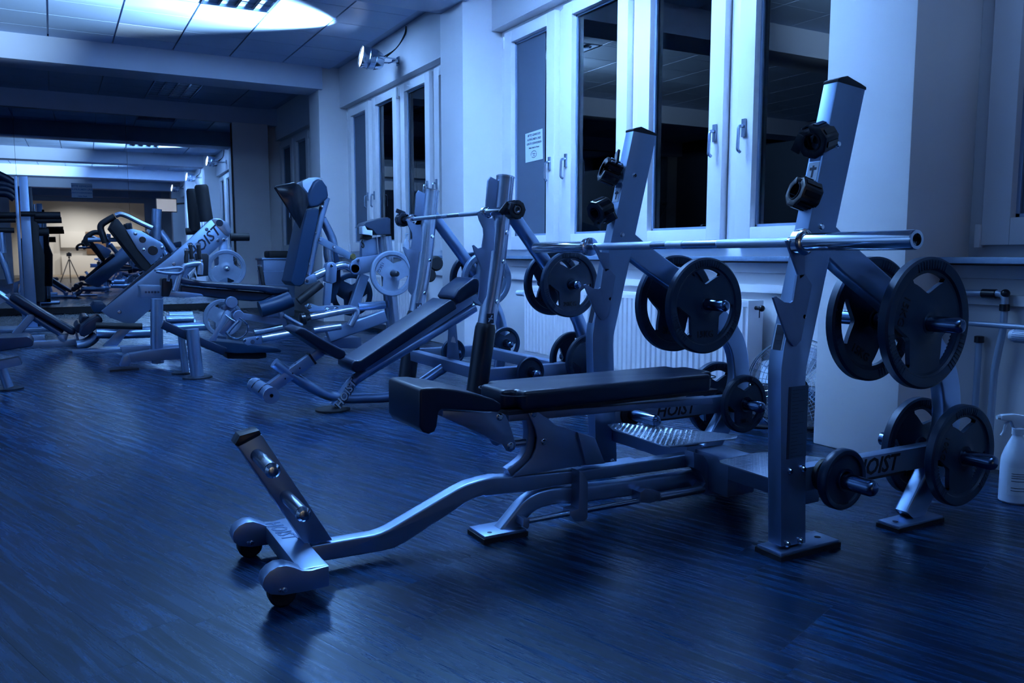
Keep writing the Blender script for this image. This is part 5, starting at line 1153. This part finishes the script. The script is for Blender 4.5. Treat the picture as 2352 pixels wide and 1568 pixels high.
bm = B()
for a0, a1 in ((0.6, 3.4), (3.9, 6.6)):
    sweep(bm, [(xg_-0.001, 5.935-0.045*math.cos(t), 1.725+0.027*math.sin(t)) for t in [a0+(a1-a0)*i/16 for i in range(17)]], [(-0.0004,-0.002),(0.0004,-0.002),(0.0004,0.002),(-0.0004,0.002)], (1,0,0))
obj('oval_mark', bm, 'ink', NT)
text('lettering', 'Fitness', 0.018, (xg_-0.0008, 5.935, 1.730), (0,-1,0), (0,0,1), 'ink', NT, 0.0003, 0.3)
text('lettering', 'Club', 0.015, (xg_-0.0008, 5.935, 1.714), (0,-1,0), (0,0,1), 'ink', NT, 0.0003, 0.3)
# notice on the mirror
MN = thing('paper_notice', (0.4, 14.2, 1.9), 'blue-grey printed notice stuck on the mirror', 'notice')
ym = Y1-0.17
a, b = at(163, 420, 1, ym), at(213, 455, 1, ym)
bm = B(); box(bm, a.x, b.x, ym-0.004, ym+0.02, b.z, a.z); obj('sheet', bm, 'paper_blue', MN)
for k, (s_, sz) in enumerate((('BITTE GEWICHTE', 0.036), ('AUFRÄUMEN UND', 0.036), ('GERÄTE DESINFIZIEREN', 0.028), ('Vielen Dank', 0.026))):
    text('lettering', s_, sz, ((a.x+b.x)/2, ym-0.0048, a.z-0.045-0.050*k), (1,0,0), (0,0,1), 'label_blue', MN, 0.0003, 0.2, 0.001)
# ================================================================== behind the camera: what the mirror shows
# photographer's tripod and camera
TP = thing('camera_tripod', (0.0, -0.28, 0), 'black tripod with a camera, seen in the mirror', 'tripod')
for k in range(3):
    a = 2*PI*k/3+PI/2+PI; bm = B(); tube(bm, [(0.02*math.cos(a), -0.28+0.02*math.sin(a), 0.74), (0.33*math.cos(a), -0.28+0.33*math.sin(a), 0.012)], 0.014, 8); obj('leg', bm, 'plastic', TP)
bm = B(); cyl(bm, (0,-0.28,0.5), (0,-0.28,0.80), 0.016, 10); obj('centre_column', bm, 'plastic', TP)
bm = B(); ball(bm, (0,-0.28,0.81), 0.03); obj('ball_head', bm, 'plastic', TP)
bm = B(); box(bm, -0.07, 0.07, -0.32, -0.25, 0.84, 0.94); box(bm, -0.03, 0.03, -0.31, -0.26, 0.94, 0.965); lathe(bm, (0,-0.25,0.89), (0,1,0), [(0,0),(0.036,0),(0.036,0.08),(0.03,0.08),(0,0.07)], 18); obj('camera_body', bm, 'plastic', TP)
# television on the column, its screen lit
TV = thing('television', (2.9, 0.9, 2.35), 'lit television on a bracket, seen in the mirror', 'television')
bm = B(); box(bm, 2.45, 3.05, 0.90, 0.96, 2.2, 2.62); obj('case', bm, 'plastic', TV, bevel=0.008)
bm = B(); box(bm, 2.47, 3.03, 0.96, 0.965, 2.225, 2.595); obj('screen', bm, 'screen_warm', TV)
bm = B(); bar(bm, (2.95, 0.92, 2.45), (3.42, 0.92, 2.5), 0.05, 0.05); obj('bracket', bm, 'plastic', TV)
# reception at the far end
bm = B(); yp = -6.3
box(bm, XL, -1.9, yp-0.1, yp, 0, ZC+0.02); box(bm, 2.55, XW, yp-0.1, yp, 0, ZC+0.02); box(bm, -1.9, 2.55, yp-0.1, yp, 2.85, ZC+0.02)  # added wall that stops warm light leaking into the gym
struct(obj('wall_light_stop', bm, 'wall_paint'), 'added partition keeping the warm reception light out of the gym')
bm = B(); box(bm, -1.9, 2.55, Y0+0.01, yp-0.1, 0.001, 0.004); struct(obj('reception_floor', bm, 'wood_pale'), 'pale floor of the reception')
RC = thing('reception_counter', (1.5, -8.6, 0), 'white reception counter in the warm lit room, seen in the mirror', 'counter')
bm = B(); box(bm, 0.9, 2.3, -8.9, -8.3, 0, 0.92); obj('body', bm, 'warm_white', RC, bevel=0.01)
bm = B(); box(bm, 0.85, 2.35, -8.95, -8.25, 0.92, 0.96); obj('top', bm, 'warm_white', RC, bevel=0.005)
CBn = thing('wall_cabinet', (1.0, Y0+0.2, 0), 'white and brown cabinets on the reception wall, seen in the mirror', 'cabinet')
for x0, x1, z0, z1, m_ in ((-0.5,0.5,1.2,1.9,'warm_white'), (0.5,1.3,0.9,1.9,'wood_brown'), (1.3,2.2,1.25,1.9,'warm_white'), (-0.5,2.2,0.0,0.85,'warm_white')):
    bm = B(); box(bm, x0+0.01, x1-0.01, Y0+0.01, Y0+0.4, z0, z1); obj('unit', bm, m_, CBn, bevel=0.006)
CH = thing('standin_locker', (-1.2, -7.4, 0), 'dark blue locker standing in for a tall dark shape beside the reception opening, seen in the mirror', 'locker')  # added locker, takes the place of an unidentified tall dark blue shape
bm = B(); box(bm, -1.7, -0.8, -7.7, -7.2, 0, 1.5); obj('body', bm, 'vinyl_blue', CH, bevel=0.01)
for k in range(3): bm = B(); box(bm, -1.66+0.29*k, -1.40+0.29*k, -7.2, -7.19, 0.05, 1.45); obj('door', bm, 'vinyl', CH)
for i, (x, y) in enumerate(((0.6,-7.6), (1.9,-9.4), (-0.2,-10.2))):
    D = thing('downlight', (x, y, ZC), 'warm reception downlight %s, seen in the mirror' % ('over the opening', 'above the counter', 'in the middle of the ceiling')[i].strip(), 'downlight', 'warm reception downlights')
    bm = B(); lathe(bm, (x, y, ZC), (0,0,-1), [(0,0.012),(0.05,0.012),(0.05,0.015),(0,0.02)], 16); obj('bulb', bm, 'warm_bulb', D)
    bm = B(); lathe(bm, (x, y, ZC), (0,0,-1), [(0.05,0),(0.08,0),(0.08,0.012),(0.05,0.016)], 18); obj('trim', bm, 'warm_white', D)
    lamp('downlight_beam', 'SPOT', (x, y, ZC-0.06), 210, WARM, (x*0.7+0.2, y-2.2, 0.6), spot_size=math.radians(95), spot_blend=0.6, shadow_soft_size=0.05)
